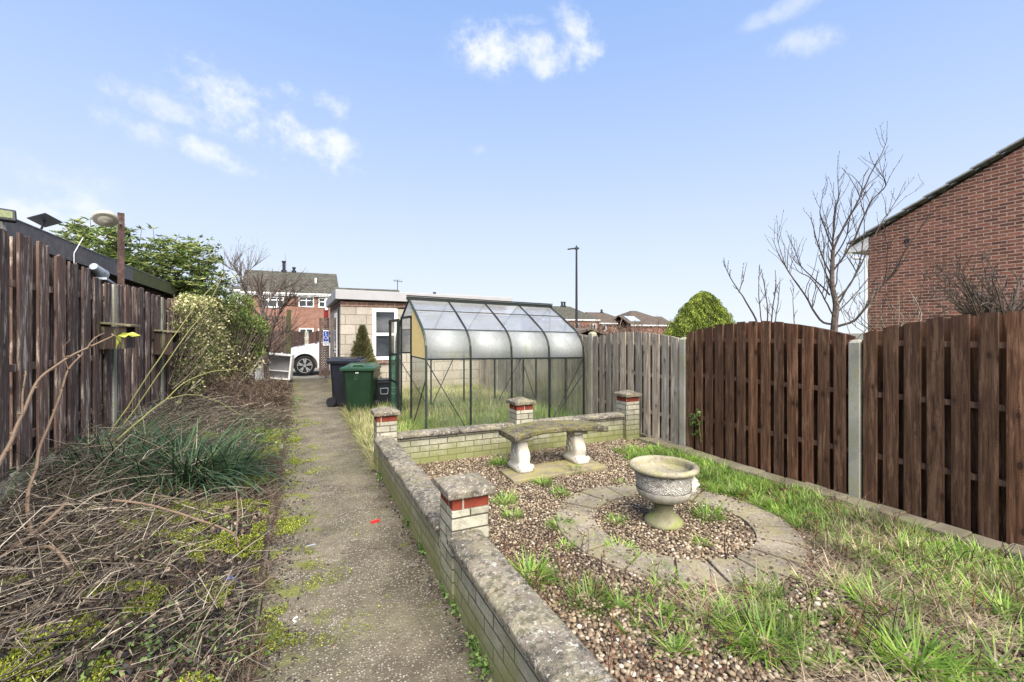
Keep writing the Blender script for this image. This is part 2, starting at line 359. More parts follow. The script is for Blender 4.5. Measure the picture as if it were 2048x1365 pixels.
M_bark = mat('bare_bark', lambda T, p: T.mix(T.ss(T.noise(p, 14., 5., .7), .35, .65), (.045, .033, .028), (.12, .095, .08)), .9)
M_barkdk = mat('dark_bark', lambda T, p: T.mix(T.noise(p, 14., 5., .7), (.02, .016, .014), (.075, .058, .048)), .9)
M_twig = mat('dry_twigs', lambda T, p: T.mix(1., T.ramp(isl(T), [(0, (.018, .014, .011)), (.35, (.055, .043, .032)), (.65, (.13, .104, .078)), (.9, (.27, .225, .17)), (1, (.48, .42, .33))]), T.ramp(T.noise(p, 40., 3.), [(.3, (.7, .7, .7)), (.7, (1.15, 1.15, 1.15))]), 'MULTIPLY'), .85)
M_cane = mat('rose_cane', lambda T, p: T.mix(T.noise(p, 25., 4.), (.075, .05, .035), (.21, .145, .10)), .7)
M_gcane = mat('green_rose_cane', lambda T, p: T.mix(T.noise(p, 12., 4.), (.13, .13, .04), (.24, .23, .09)), .7)
def leafmat(name, stops, transl=.25, rough=.5, sc=1.6, clump=(.55, 1.35)):
    return mat(name, lambda T, p: T.mix(1., T.ramp(isl(T), stops), T.ramp(T.noise(p, sc, 4.), [(.35, (clump[0],)*3), (.65, (clump[1],)*3)]), 'MULTIPLY'), rough, 0, .35, transl=transl)
M_grass = leafmat('green_grass', [(0, (.07, .14, .02)), (.4, (.15, .27, .035)), (.8, (.25, .38, .06)), (.94, (.36, .42, .11)), (1, (.50, .44, .22))], .35)
M_straw = leafmat('dead_straw', [(0, (.13, .095, .06)), (.5, (.30, .23, .15)), (1, (.52, .43, .29))], .25, .7)
M_mixgr = leafmat('rough_long_grass', [(0, (.12, .18, .04)), (.3, (.22, .28, .07)), (.55, (.36, .33, .15)), (.8, (.52, .43, .25)), (1, (.66, .56, .38))], .3, .6)
M_strap = leafmat('strap_leaves', [(0, (.014, .032, .014)), (.6, (.034, .075, .030)), (.93, (.11, .17, .08)), (1, (.28, .25, .13))], .15, .5)
M_rhodo = leafmat('glossy_evergreen_leaves', [(0, (.04, .07, .018)), (.4, (.11, .17, .04)), (.8, (.24, .30, .08)), (1, (.42, .40, .17))], .35, .5)
M_ivy = leafmat('pale_variegated_ivy', [(0, (.09, .11, .03)), (.25, (.28, .28, .10)), (.55, (.60, .53, .25)), (1, (.80, .72, .46))], .35, .6, 4., (.75, 1.2))
M_bamboo = leafmat('light_green_leaves', [(0, (.06, .10, .02)), (.5, (.17, .25, .055)), (1, (.36, .42, .14))], .35)
M_gold = leafmat('golden_conifer', [(0, (.03, .06, .01)), (.35, (.12, .19, .018)), (.7, (.26, .33, .032)), (1, (.42, .46, .07))], .3, .6, 6., (.3, 1.35))
M_dullcon = leafmat('olive_conifer', [(0, (.05, .055, .02)), (.6, (.12, .12, .045)), (1, (.2, .18, .08))], .2, .7)
M_litter = leafmat('dead_leaf_litter', [(0, (.012, .012, .014)), (.45, (.03, .027, .028)), (.7, (.08, .055, .04)), (.9, (.16, .11, .075)), (1, (.30, .24, .17))], .05, .6)
M_moss = leafmat('yellow_green_moss', [(0, (.07, .10, .01)), (.5, (.19, .23, .02)), (1, (.36, .38, .05))], .2, .8)
M_weed = leafmat('weed_leaves', [(0, (.05, .10, .02)), (.5, (.11, .19, .045)), (1, (.24, .32, .10))], .3)
M_ybud = leafmat('young_yellow_leaf', [(0, (.35, .38, .05)), (1, (.5, .5, .1))], .3)
M_deadst = mat('dark_dead_stems', lambda T, p: T.ramp(isl(T), [(0, (.012, .008, .008)), (.55, (.04, .02, .016)), (.8, (.16, .06, .03)), (1, (.25, .15, .09))]), .8)
def glassmat(name, c, alpha, rough=.1, dirt=.3, dc=(.7, .74, .72), vert=None):
    m = bpy.data.materials.new(name); m.use_nodes = True; t = m.node_tree; t.nodes.clear(); T = NT(t)
    out = T.n('ShaderNodeOutputMaterial'); p = T.n('ShaderNodeNewGeometry').outputs['Position']
    tr = T.n('ShaderNodeBsdfTransparent', None, Color=c)
    n = T.noise(mul(T, p, 1, 1, .4), 5., 7., .7); f = T.m('ADD', alpha, T.m('MULTIPLY', T.ss(n, .4, .75), dirt), clamp=True)
    dcol = T.mix(T.m('MULTIPLY', T.ss(T.noise(mul(T, p, 1, 1, .5), 3., 6., .7), .55, .7), .5), dc, (.42, .46, .22))
    b = T.n('ShaderNodeBsdfPrincipled', None, Roughness=rough, Base_Color=dcol)
    tl = T.n('ShaderNodeBsdfTranslucent', None, Color=dcol)
    mx = T.n('ShaderNodeMixShader', None, i0=.5, i1=b.outputs[0], i2=tl.outputs[0])
    dirty = T.n('ShaderNodeMixShader', None, i0=f, i1=tr.outputs[0], i2=mx.outputs[0])
    gl = T.n('ShaderNodeBsdfGlossy', None, Roughness=rough*.5, Color=(.9, .9, .9))
    fr = T.m('MULTIPLY', T.n('ShaderNodeFresnel', None, IOR=1.3).outputs[0], .5)
    o2 = T.n('ShaderNodeMixShader', None, i0=fr, i1=dirty.outputs[0], i2=gl.outputs[0])
    t.links.new(o2.outputs[0], out.inputs[0]); return m
M_gclear = glassmat('clear_horticultural_glass', (.985, .992, .985), .02, .3, .06, (.62, .66, .58))
M_groof = glassmat('dusty_roof_glass', (.97, .97, .97), .17, .4, .10, (.66, .67, .67))
M_gpoly = glassmat('cloudy_curved_pane', (.96, .97, .97), .52, .5, .28, (.50, .52, .51))
M_gtint = glassmat('greenish_door_pane', (.55, .78, .70), .25, .1, .2, (.25, .42, .38))

# ------------------------------------------------------------------ scattering helpers
def blades(base, length, width, lean, az=None, segs=3, droop=1.2):
    """base (n,3); returns V,F of curved tapering blades"""
    n = len(base); az = R.uniform(0, 2*np.pi, n) if az is None else az
    d = np.stack([np.cos(az), np.sin(az), np.zeros(n)], 1); s = np.stack([-np.sin(az), np.cos(az), np.zeros(n)], 1)
    L = np.asarray(length)*np.ones(n); W = np.asarray(width)*np.ones(n); ln = np.asarray(lean)*np.ones(n)
    pts = []; cur = base.copy(); 
    for i in range(segs+1):
        wv = (W*(1-(i/segs)**1.5)*.5+.0002)[:, None]*s
        pts += [cur-wv, cur+wv]
        a = ln*(1+droop*i/segs)
        cur = cur + (L/segs)[:, None]*(d*np.sin(a)[:, None] + np.array([0, 0, 1])*np.cos(a)[:, None])
    V = np.stack(pts, 1).reshape(-1, 3); k = 2*(segs+1)
    f = np.array([[2*i, 2*i+1, 2*i+3, 2*i+2] for i in range(segs)])
    FA = (f[None]+(np.arange(n)*k)[:, None, None]).reshape(-1, 4)
    V[:, 2] = np.maximum(V[:, 2], .008)
    return V, FA
def leaves(cen, dirv, L, W, fold=.25):
    n = len(cen); d = dirv/np.linalg.norm(dirv, axis=1)[:, None]
    rnd = R.normal(size=(n, 3)); s = np.cross(d, rnd); s /= np.linalg.norm(s, axis=1)[:, None]; u = np.cross(d, s)
    L = (np.asarray(L)*np.ones(n))[:, None]; W = (np.asarray(W)*np.ones(n))[:, None]
    a = cen; t = cen + d*L - u*L*.15; l = cen + d*L*.45 + s*W*.5 + u*W*fold; r = cen + d*L*.45 - s*W*.5 + u*W*fold
    V = np.stack([a, l, t, r], 1).reshape(-1, 3); f = np.array([[0, 1, 2], [0, 2, 3]])
    return V, (f[None]+(np.arange(n)*4)[:, None, None]).reshape(-1, 3)
def rdir(n, up=0.):
    v = R.normal(size=(n, 3)); v[:, 2] += up; return v/np.linalg.norm(v, axis=1)[:, None]
def join(parts):
    V = []; Fa = []; o = 0
    for v, f in parts: V.append(v); Fa.append(f+o); o += len(v)
    return np.concatenate(V), np.concatenate(Fa)
def sticks(a, b, r0, r1, n=3, bend=.05, mid=True):
    """many thin bent sticks a->b"""
    N = len(a); d = b-a; L = np.linalg.norm(d, axis=1)[:, None]; d = d/L
    s = np.cross(d, R.normal(size=(N, 3))); s /= np.linalg.norm(s, axis=1)[:, None]; u = np.cross(d, s)
    m = (a+b)/2 + s*L*R.normal(size=(N, 1))*bend; r0 = np.asarray(r0)*np.ones(N); r1 = np.asarray(r1)*np.ones(N)
    rings = []
    for c, r in ((a, r0), (m, (r0+r1)/2), (b, r1)):
        for k in range(n):
            t = 2*np.pi*k/n; rings.append(c + (s*np.cos(t)+u*np.sin(t))*r[:, None])
    V = np.stack(rings, 1).reshape(-1, 3)
    f = np.array([[j*n+k, j*n+(k+1) % n, (j+1)*n+(k+1) % n, (j+1)*n+k] for j in range(2) for k in range(n)])
    return V, (f[None]+(np.arange(N)*3*n)[:, None, None]).reshape(-1, 4)
def nval(x, y, s, seed=0.):
    return np.array([mnoise.noise(Vector((a*s+seed, b*s-seed, seed))) for a, b in zip(x, y)])

# ------------------------------------------------------------------ ground levels
FX = 4.77          # right fence line
LX = -2.15         # left fence line
def bedz(x, y): return .03 + .22*np.clip((-.25-x)/1.9, 0, 1)**.8
def sheet(name, x0, x1, y0, y1, z, m, nx=2, ny=2, fn=None):
    xs = np.linspace(x0, x1, nx); ys = np.linspace(y0, y1, ny); XX, YY = np.meshgrid(xs, ys); ZZ = np.full_like(XX, z)
    if fn is not None: ZZ = fn(XX.ravel(), YY.ravel()).reshape(XX.shape)
    V = np.stack([XX.ravel(), YY.ravel(), ZZ.ravel()], 1)
    i, j = np.meshgrid(np.arange(nx-1), np.arange(ny-1)); q = (j*nx+i).ravel()
    return npmesh(name, V, np.stack([q, q+1, q+nx+1, q+nx], 1), m, kind='structure', smooth=fn is not None)
sheet('ground', -500, 500, -200, 800, -.06, M_ground)
sheet('gravel_bed', .9, FX+.1, -.6, 5.5, -.004, M_gbase)
sheet('lawn', .82, FX+.2, 5.5, 17.2, -.008, M_lawn, 60, 160, lambda x, y: -.01 + .03*nval(x, y, 1.5))
sheet('soil_bed', -2.5, -.22, -.5, 17.2, 0, M_soil, 120, 800, lambda x, y: bedz(x, y) + .035*nval(x, y, 2.1) + .022*nval(x, y, 7., 3.) + .012*nval(x, y, 19., 5.))
sheet('yard', -8, 9, 17.2, 27, -.02, M_yard)
sheet('neighbour_garden_ground', FX+.15, 13, -3, 25, -.03, M_lawn)
sheet('neighbour_yard_ground', -9, -2.45, -3, 25, -.035, M_lawn)
# path of concrete bays with open joints
pm = MB()
for a, b, sk in ((-.6, 3.55, 0), (3.565, 9.55, .0), (9.565, 17.25, 0)):
    pm.add([(-.2, a+.0, .0), (.83, a-.12*(a > 0), .0), (.83, b-.12*(b < 17), .0), (-.2, b, .0), (-.2, a, -.05), (.83, a-.12*(a > 0), -.05), (.83, b-.12*(b < 17), -.05), (-.2, b, -.05)],
           [(0, 1, 2, 3), (0, 4, 5, 1), (2, 6, 7, 3), (0, 3, 7, 4), (1, 5, 6, 2)])
tag(pm.build('path', M_path), kind='structure')
km = MB()
y = -.5
while y < 14:
    L = .9; km.box(-.262+U(-.004, .004), -.203+U(-.003, .0), y, y+L-.012, -.03, .03+U(-.008, .01)); y += L
tag(km.build('kerb', M_kerb, bevel=.006), kind='structure')

# ------------------------------------------------------------------ low brick garden wall
gw = thing('garden_wall', 'low pale brick garden wall with lichened coping and capped pillars around the gravel', 'wall', (.87, 5.5, 0))
WT = .335
MB().box(.81, .92, -.6, 2.66, -.03, WT+.048).build('brickwork', M_lowwall, gw); MB().box(.811, .921, 2.66, 5.45, -.03, WT+.012).build('brickwork', M_lowwall, gw)
MB().box(1.02, 4.36, 5.47, 5.58, -.03, WT+.002).build('brickwork', M_lowwall, gw)
def cope_profile(w2): return [(-w2, 0), (-w2, .030), (-w2*.9, .043), (-w2*.6, .053), (0, .058), (w2*.6, .053), (w2*.9, .043), (w2, .030), (w2, 0)]
def coping(x0, y0, x1, y1, seg, WT=WT):
    L = math.hypot(x1-x0, y1-y0); n = max(1, round(L/seg)); dx, dy = (x1-x0)/L, (y1-y0)/L
    for i in range(n):
        a = i*L/n+.004; b = (i+1)*L/n-.004; m = MB(); o = U(-.004, .004); hz_ = U(-.004, .004); st = 8
        pf = cope_profile(.108)
        vs = []; 
        for k in range(st+1):
            t = a+(b-a)*k/st
            for p in pf: vs.append((x0+dx*t - dy*(p[0]+o), y0+dy*t + dx*(p[0]+o), WT+.003+p[1]*(1 if p[1] < .01 else 1)+hz_*(p[1] > .01)))
        q = len(pf); fs = [(k*q+j, k*q+(j+1) % q, (k+1)*q+(j+1) % q, (k+1)*q+j) for k in range(st) for j in range(q)]
        fs += [tuple(range(q))[::-1], tuple(range(st*q, st*q+q))]
        m.add(vs, fs).build('coping', M_coping, gw, bevel=.006, jitter=.004)
coping(.868, .0, .868, 2.535, .62, WT+.048); coping(.868, 2.80, .868, 5.37, .62, WT+.012)
coping(1.03, 5.525, 2.575, 5.525, .62); coping(2.825, 5.525, 4.355, 5.525, .62)
def pillar(x0, x1, y0, y1):
    p = MB().box(x0, x1, y0, y1, -.03, .56).build('pillar', M_lowwall, gw, bevel=.004)
    MB().box(x0+.002, x1-.002, y0+.002, y1-.002, .562, .632).build('red_course', M_redcourse, p, bevel=.004)
    m = MB(); o = .032; cx, cy = (x0+x1)/2, (y0+y1)/2
    a = [(x0-o, y0-o), (x1+o, y0-o), (x1+o, y1+o), (x0-o, y1+o)]
    vs = [(x, y, .634) for x, y in a] + [(x, y, .678) for x, y in a] + [(cx+(x-cx)*.12, cy+(y-cy)*.12, .722) for x, y in a]
    m.add(vs, [(3, 2, 1, 0), (0, 1, 5, 4), (1, 2, 6, 5), (2, 3, 7, 6), (3, 0, 4, 7), (4, 5, 9, 8), (5, 6, 10, 9), (6, 7, 11, 10), (7, 4, 8, 11), (8, 9, 10, 11)])
    m.build('cap', M_cap, p, bevel=.007)
pillar(.797, 1.027, 2.54, 2.79); pillar(.795, 1.025, 5.38, 5.62); pillar(2.58, 2.82, 5.41, 5.65); pillar(4.36, 4.6, 5.39, 5.63)

# ------------------------------------------------------------------ right hand fences
def panel(T_, name, m, mr, X, y0, y1, zf, n, z0, wd, label=None, seed=1, rails=(.47, 1.03, 1.5)):
    rr = random.Random(seed); b = MB(); pit = (y1-y0)/n
    for i in range(n):
        c = y0+(i+.5)*pit; w2 = wd/2*(1+rr.uniform(-.05, .05)); lean = rr.uniform(-.004, .004)
        zt = zf((c-y0)/(y1-y0)); x0 = X-.045+rr.uniform(-.003, .003); x1 = x0+.018
        zl = zf((c-w2-y0)/(y1-y0)); zr = zf((c+w2-y0)/(y1-y0)); dz_ = rr.uniform(-.006, .006)
        b.add([(x0, c-w2, z0), (x1, c-w2, z0), (x1, c+w2, z0), (x0, c+w2, z0), (x0, c-w2+lean, zl+dz_), (x1, c-w2+lean, zl+dz_), (x1, c+w2+lean, zr+dz_), (x0, c+w2+lean, zr+dz_)], MB.BF)
    for i in range(n+1):
        c = y0+i*pit; ya = max(y0, c-pit*.494); yb = min(y1, c+pit*.494); x0 = X+.055; x1 = x0+.018
        zl = zf((ya-y0)/(y1-y0)); zr = zf((yb-y0)/(y1-y0))
        b.add([(x0, ya, z0), (x1, ya, z0), (x1, yb, z0), (x0, yb, z0), (x0, ya, zl-.008), (x1, ya, zl-.008), (x1, yb, zr-.008), (x0, yb, zr-.008)], MB.BF)
    o = b.build(name, m, T_)
    if label: o['label'] = label
    r_ = MB()
    for z in rails:
        zz = min(z, zf(0.02)-.05); r_.box(X-.024, X+.022, y0+.002, y1-.002, zz-.022, zz+.022)
    r_.build('rail', mr, o)
    return o
PS = [.39, 2.54, 4.67, 6.84, 8.99, 11.14, 13.29]
bf = thing('wooden_fence', 'dark brown hit and miss fence with arched tops and concrete posts beside the grass', 'fence', (FX, 2.5, 0))
def arch(e, c): return lambda t: e+(c-e)*(1-(2*min(max(t, 0), 1)-1)**2)
panel(bf, 'fence_panel', M_fence_b, M_rail, FX, PS[0]-2.1, PS[0]-.06, arch(1.58, 1.75), 12, .0, .115, seed=3)
panel(bf, 'fence_panel', M_fence_b, M_rail, FX, PS[0]+.05, PS[1]-.05, arch(1.58, 1.745), 13, .0, .112, seed=5)
panel(bf, 'fence_panel', M_fence_b, M_rail, FX, PS[1]+.05, PS[2]-.05, arch(1.565, 1.72), 13, .0, .108, seed=8)
def post(T_, X, Y, z1, sx=.1, sy=.1, zb=-.05):
    m = MB(); m.box(X-sx/2, X+sx/2, Y-sy/2, Y+sy/2, zb, z1-.03)
    a = [(X-sx/2, Y-sy/2), (X+sx/2, Y-sy/2), (X+sx/2, Y+sy/2), (X-sx/2, Y+sy/2)]
    m.add([(x, y, z1-.03) for x, y in a] + [(X+(x-X)*.5, Y+(y-Y)*.5, z1) for x, y in a], [(0, 1, 5, 4), (1, 2, 6, 5), (2, 3, 7, 6), (3, 0, 4, 7), (4, 5, 6, 7)])
    return m.build('post', M_post, T_, bevel=.004)
for Y in PS[:3]: post(bf, FX, Y, 1.525, .11, .095)
gf = thing('wooden_fence', 'weathered silver grey board fence with concrete posts behind the greenhouse', 'fence', (FX, 9, 0))
for i in range(2, 6):
    panel(gf, 'fence_panel', M_fence_g, M_fence_g, FX, PS[i]+.05, PS[i+1]-.05, arch(1.50, 1.60), 11, .03, .128, seed=20+i, rails=(.4, .95, 1.42))
for Y in PS[3:]: post(gf, FX, Y, 1.60 if Y < 7 else 1.55, .11, .11)
# concrete blocks along the fence foot
y = -.2; i = 0
while y < 5.3:
    L = .205+U(-.01, .012); m = MB(); o = U(-.012, .012); zz = U(.05, .068)
    m.box(4.50+o, 4.705+o, y, y+L, -.03, zz)
    tag(m.build('edging_block', M_edge, bevel=.012, jitter=.006), 'mossy concrete edging block in the row along the foot of the brown fence', 'block', 'edging blocks along the fence foot')
    y += L+.008

# ------------------------------------------------------------------ paved ring
pts = [G(1117, 1028), G(1600, 1095), G(1500, 1172), G(1240, 968)]
RC = G(1342, 1049); RC = (float(RC[0]), float(RC[1]))
ocs = [math.hypot(p[0]-RC[0], p[1]-RC[1]) for p in pts]
print('RING', RC, ocs, [math.hypot(*(G(*q)[:2]-np.array(RC))) for q in ((1183, 1045), (1503, 1085), (1340, 1130), (1290, 993))])
R1 = .95; R0 = .625; NS = 18
nth = ['first', 'second', 'third', 'fourth', 'fifth', 'sixth', 'seventh', 'eighth', 'ninth', 'tenth', 'eleventh', 'twelfth', 'thirteenth', 'fourteenth', 'fifteenth', 'sixteenth', 'seventeenth', 'eighteenth']
a0 = math.atan2(4.3-RC[1], 2.6-RC[0])
for k in range(NS):
    a = a0 - (k+.5)*2*math.pi/NS; b = a0 - (k-.5)*2*math.pi/NS; a += .012; b -= .012
    pl = []
    for i in range(6):
        t = a+(b-a)*i/5; pl.append((RC[0]+R1*math.cos(t), RC[1]+R1*math.sin(t)))
    for i in range(6):
        t = b-(b-a)*i/5; pl.append((RC[0]+R0*math.cos(t), RC[1]+R0*math.sin(t)))
    z = .022+U(-.005, .006)
    o = MB().prism(pl, lambda p: (p[0], p[1], -.03), lambda p, z=z: (p[0], p[1], z)).build('paving_slab', M_slab, bevel=.006)
    lab = 'grey wedge slab of the paved ring, the one nearest the bench' if k == 0 else 'grey wedge slab, %s clockwise in the paved ring from the one nearest the bench' % nth[k-1]
    tag(o, lab, 'paving slab', 'wedge slabs laid in a ring around the urn')

# ------------------------------------------------------------------ urn planter
UC = G(1327, 1047); UC = Vector((UC[0], UC[1], 0))
un = thing('urn_planter', 'white cast stone urn with a wide rim and mossy green foot inside the paved ring', 'planter', UC)
foot = [(.155, 0), (.158, .02), (.150, .04), (.120, .065), (.090, .09), (.076, .12), (.075, .145), (.082, .165), (.078, .19)]
M_foot = mat('algae_green_stone', concrete((.32, .30, .21), (.13, .12, .07), .85, (.16, .19, .03)), .85, .6, .2, bdist=.005)
MB().lathe(foot, UC, 40).build('foot', M_foot, un, smooth=True)
def relief(T, p):
    w_ = T.n('ShaderNodeTexWave', {'wave_type': 'BANDS', 'bands_direction': 'DIAGONAL'}, Vector=p, Scale=30., Distortion=16., Detail=5.)
    n = T.noise(p, 90., 4.); c = T.mix(T.ss(w_.outputs['Fac'], .0, .5), (.46, .43, .38), (.68, .64, .58))
    c = T.mix(T.m('MULTIPLY', T.ss(T.noise(p, 9., 6., .75), .52, .60), .65), c, (.17, .15, .11))
    return T.mix(T.m('MULTIPLY', T.ss(n, .5, .7), .3), c, (.4, .37, .3)), T.m('ADD', w_.outputs['Fac'], T.m('MULTIPLY', n, .4))
M_relief = mat('carved_white_stone', relief, .8, 1., .25, bdist=.012)
m = MB(); prof = [(.072, .188), (.112, .198), (.162, .216), (.198, .245), (.216, .28), (.219, .305)]
n = 64; vs = []
for r, z in prof:
    for k in range(n):
        t = 2*math.pi*k/n; rr = r*(1+.025*abs(math.sin(t*9))); vs.append(UC+Vector((rr*math.cos(t), rr*math.sin(t), z)))
m.add(vs, [(i*n+k, i*n+(k+1) % n, (i+1)*n+(k+1) % n, (i+1)*n+k) for i in range(len(prof)-1) for k in range(n)])
m.build('fluted_base', M_white, un, smooth=True)
m = MB(); prof = [(.212, .302), (.219, .31), (.219, .34), (.226, .39), (.240, .45), (.230, .45), (.212, .40), (.20, .33), (.14, .29)]
m.lathe(prof, UC, 64, None, False); m.build('bowl', M_relief, un, smooth=True)
rim = [(.20, .30), (.20, .425)]+[(.254+.029*math.cos(t), .476+.024*math.sin(t)) for t in np.linspace(-math.pi*.75, math.pi*.95, 14)]+[(.220, .455), (.212, .42), (.205, .392), (.195, .388), (.19, .387), (.01, .386)]
M_rim = mat('lichened_rim_stone', concrete((.38, .34, .25), (.15, .13, .085), .7, (.19, .18, .06), 1., .35), .85, .8, .2, bdist=.005)
MB().lathe(rim[1:], UC, 56).build('rim', M_rim, un, smooth=True)
# moulded classical mask on the right side of the bowl
fd = Vector((math.cos(math.radians(-38)), math.sin(math.radians(-38)), 0)); fs_ = Vector((-fd.y, fd.x, 0))
m = MB(); nu, nv = 20, 22; vs = []
for j in range(nv):
    for i in range(nu):
        u = (i/(nu-1)-.5)*2; v = (j/(nv-1)-.5)*2; rr2 = u*u+v*v
        h = .045*max(0, 1-rr2)**.5
        h += .022*math.exp(-(u/.16)**2-((v+.02)/.22)**2) + .012*math.exp(-(u/.5)**2-((v-.36)/.10)**2)
        h -= .012*(math.exp(-((abs(u)-.34)/.14)**2-((v-.16)/.10)**2)) + .010*math.exp(-(u/.28)**2-((v+.40)/.05)**2)
        h += .010*math.exp(-(u/.25)**2-((v+.68)/.14)**2)
        h += .006*abs(math.sin(9*math.atan2(v, u)))*(rr2 > .62)
        vs.append(UC + fd*(.208+h*1.2) + fs_*(u*.070) + Vector((0, 0, .345+v*.092)))
m.add(vs, [(j*nu+i, j*nu+i+1, (j+1)*nu+i+1, (j+1)*nu+i) for j in range(nv-1) for i in range(nu-1)])
m.build('carved_mask', M_white, un, smooth=True)

# ------------------------------------------------------------------ bench on its plinth
pl = MB().add([(2.03, 4.33, -.02), (3.24, 4.36, -.02), (3.25, 4.80, -.02), (2.05, 4.76, -.02), (2.03, 4.33, .038), (3.24, 4.36, .038), (3.25, 4.80, .038), (2.05, 4.76, .038)], MB.BF)
tag(pl.build('plinth_slab', M_plinth, bevel=.008), 'mossy yellowish rectangular slab lying on the gravel under the stone bench', 'slab')
bn = thing('garden_bench', 'curved mossy stone bench on two white scrolled legs by the back wall', 'bench', (2.66, 4.6, .038))
m = MB(); ns = 24; vs = []
def bf_(x): t = (x-2.68)/.63; return 4.60-.25*t*t
for i in range(ns+1):
    x = 2.05+(3.27-2.05)*i/ns; f = bf_(x); 
    prof = [(f, .425), (f-.012, .44), (f-.012, .478), (f, .49), (f+.42, .49), (f+.432, .478), (f+.432, .44), (f+.42, .425)]
    vs += [(x, a, b) for a, b in prof]
q = 8; fs = [(i*q+j, i*q+(j+1) % q, (i+1)*q+(j+1) % q, (i+1)*q+j) for i in range(ns) for j in range(q)] + [tuple(range(q))[::-1], tuple(range(ns*q, ns*q+q))]
m.add(vs, fs).build('seat', M_seat, bn, bevel=.006, jitter=.007)
def leg(cx):
    cy = bf_(cx)+.20
    m = MB()
    prof = [(0, .105, -.19, .17), (.045, .105, -.19, .17), (.055, .10, -.17, .15), (.075, .085, -.135, .13), (.10, .08, -.135, .125), (.15, .083, -.14, .12), (.20, .082, -.125, .115), (.25, .076, -.095, .11),
            (.30, .072, -.075, .115), (.33, .075, -.08, .125), (.35, .082, -.12, .14), (.388, .085, -.14, .15)]
    n = 24; vs = []
    for z, hx, ya, yb in prof:
        for k in range(n):
            t = 2*math.pi*k/n; c_, s_ = math.cos(t), math.sin(t); e = .45
            px = hx*math.copysign(abs(c_)**e, c_); my = (ya+yb)/2; hy = (yb-ya)/2; py = my+hy*math.copysign(abs(s_)**e, s_)
            if .1 < z < .33 and py < my: px *= 1; py -= .010*abs(math.cos(px/hx*math.pi*1.5))
            vs.append((cx+px, cy+py, .038+z))
    m.add(vs, [(i*n+k, i*n+(k+1) % n, (i+1)*n+(k+1) % n, (i+1)*n+k) for i in range(len(prof)-1) for k in range(n)] + [tuple(range(n))[::-1], tuple(range((len(prof)-1)*n, len(prof)*n))])
    m.tube([(cx-.088, cy-.105, .40), (cx+.088, cy-.105, .40)], .03, 12); m.tube([(cx-.09, cy-.15, .085), (cx+.09, cy-.15, .085)], .034, 12)
    # leaf scroll relief on both sides
    for sx in (-1, 1):
        for a, (yy, zz) in enumerate(((-.02, .16), (.02, .21), (-.01, .27), (.04, .30), (.05, .15))):
            m.tube([(cx+sx*.081, cy+yy+.024*math.cos(t), .038+zz+.024*math.sin(t)) for t in np.linspace(0, 5, 9)], .007, 5)
    m.build('leg', M_white, bn, smooth=True, bevel=0)
leg(2.28); leg(3.04)

# ------------------------------------------------------------------ greenhouse
GX = [1.74, 2.455, 3.17, 3.88, 4.58]; GY0 = 6.84; GYC = 8.05; GY1 = 2*GYC-GY0
half = [(0, 0), (0, 1.18), (.02, 1.38), (.06, 1.475), (.11, 1.54), (.18, 1.61), (.28, 1.68), (.63, 1.88), (1.21, 2.17)]
fr_pts = [(GY0+a, z) for a, z in half]; bk_pts = [(GY1-a, z) for a, z in half]
gh = thing('greenhouse', 'curved eave aluminium framed greenhouse with dark green bars and cloudy panes on rough grass', 'greenhouse', (3.15, GYC, 0))
def sag(x, z): return z - (z/2.17)*.075*(x-1.74)/2.84
def gp(x, y, z): return (x, y, sag(x, z))
for i, x in enumerate(GX):
    end = i in (0, 4); wd = .028 if end else .02
    for pts_ in (fr_pts, bk_pts):
        m = MB()
        for a, b in zip(pts_[:-1], pts_[1:]): m.bar(gp(x, *a), gp(x, *b), wd, .03, up=(1, 0, 0))
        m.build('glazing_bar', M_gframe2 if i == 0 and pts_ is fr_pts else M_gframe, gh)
m = MB(); m.bar(gp(1.70, GYC, 2.19), gp(4.62, GYC, 2.19), .07, .055); m.bar(gp(1.70, GYC, 2.235), gp(4.62, GYC, 2.235), .11, .012); m.build('ridge', M_gframe, gh)
for yy, z, w_ in ((GY0, 1.18, .026), (GY1, 1.18, .026), (GY0+.22, 1.645, .012), (GY1-.22, 1.645, .012), (GY0+.79, 1.965, .012), (GY1-.79, 1.965, .012), (GY0, .03, .04), (GY1, .03, .04)):
    MB().bar(gp(GX[0], yy, z), gp(GX[4], yy, z), w_).build('cross_bar', M_gframe, gh)
for yy in (GY0+.02, GY1-.02):
    for a, b in ((GX[0], 2.40), (GX[4], 3.94)): MB().bar(gp(a, yy, 1.16), gp(b, yy, .05), .014).build('brace', M_gframe, gh)
MB().bar(gp(GX[1], GY1-.02, .05), gp(2.95, GY1-.02, 1.1), .014).build('brace', M_gframe, gh)
# gable ends
def gz(y): 
    a = min(abs(y-GY0), abs(GY1-y)); 
    for (a0_, z0_), (a1_, z1_) in zip(half[1:-1], half[2:]):
        if a0_ <= a <= a1_: return z0_+(z1_-z0_)*(a-a0_)/max(1e-6, a1_-a0_)
    return 2.17
for x, ys in ((GX[0], (7.88, 8.72)), (GX[4], (7.45, 8.05, 8.65))):
    for yy in ys: MB().bar(gp(x, yy, 0), gp(x, yy, 1.86 if x < 2 else gz(yy)), .03).build('gable_bar', M_gframe, gh)
    MB().bar(gp(x, GY0, 1.18), gp(x, 7.88, 1.18), .02).build('gable_bar', M_gframe, gh)
    MB().bar(gp(x, 8.72, 1.18), gp(x, GY1, 1.18), .02).build('gable_bar', M_gframe, gh)
MB().bar((GX[0], 7.88, 1.86), (GX[0], 8.72, 1.86), .04).build('gable_bar', M_gframe, gh)
for zz in (1.28, 1.58): MB().bar((GX[4]-.03, 7.45, zz-.07), (GX[4]-.03, 8.7, zz-.07), .02).build('gable_bar', M_gframe, gh)
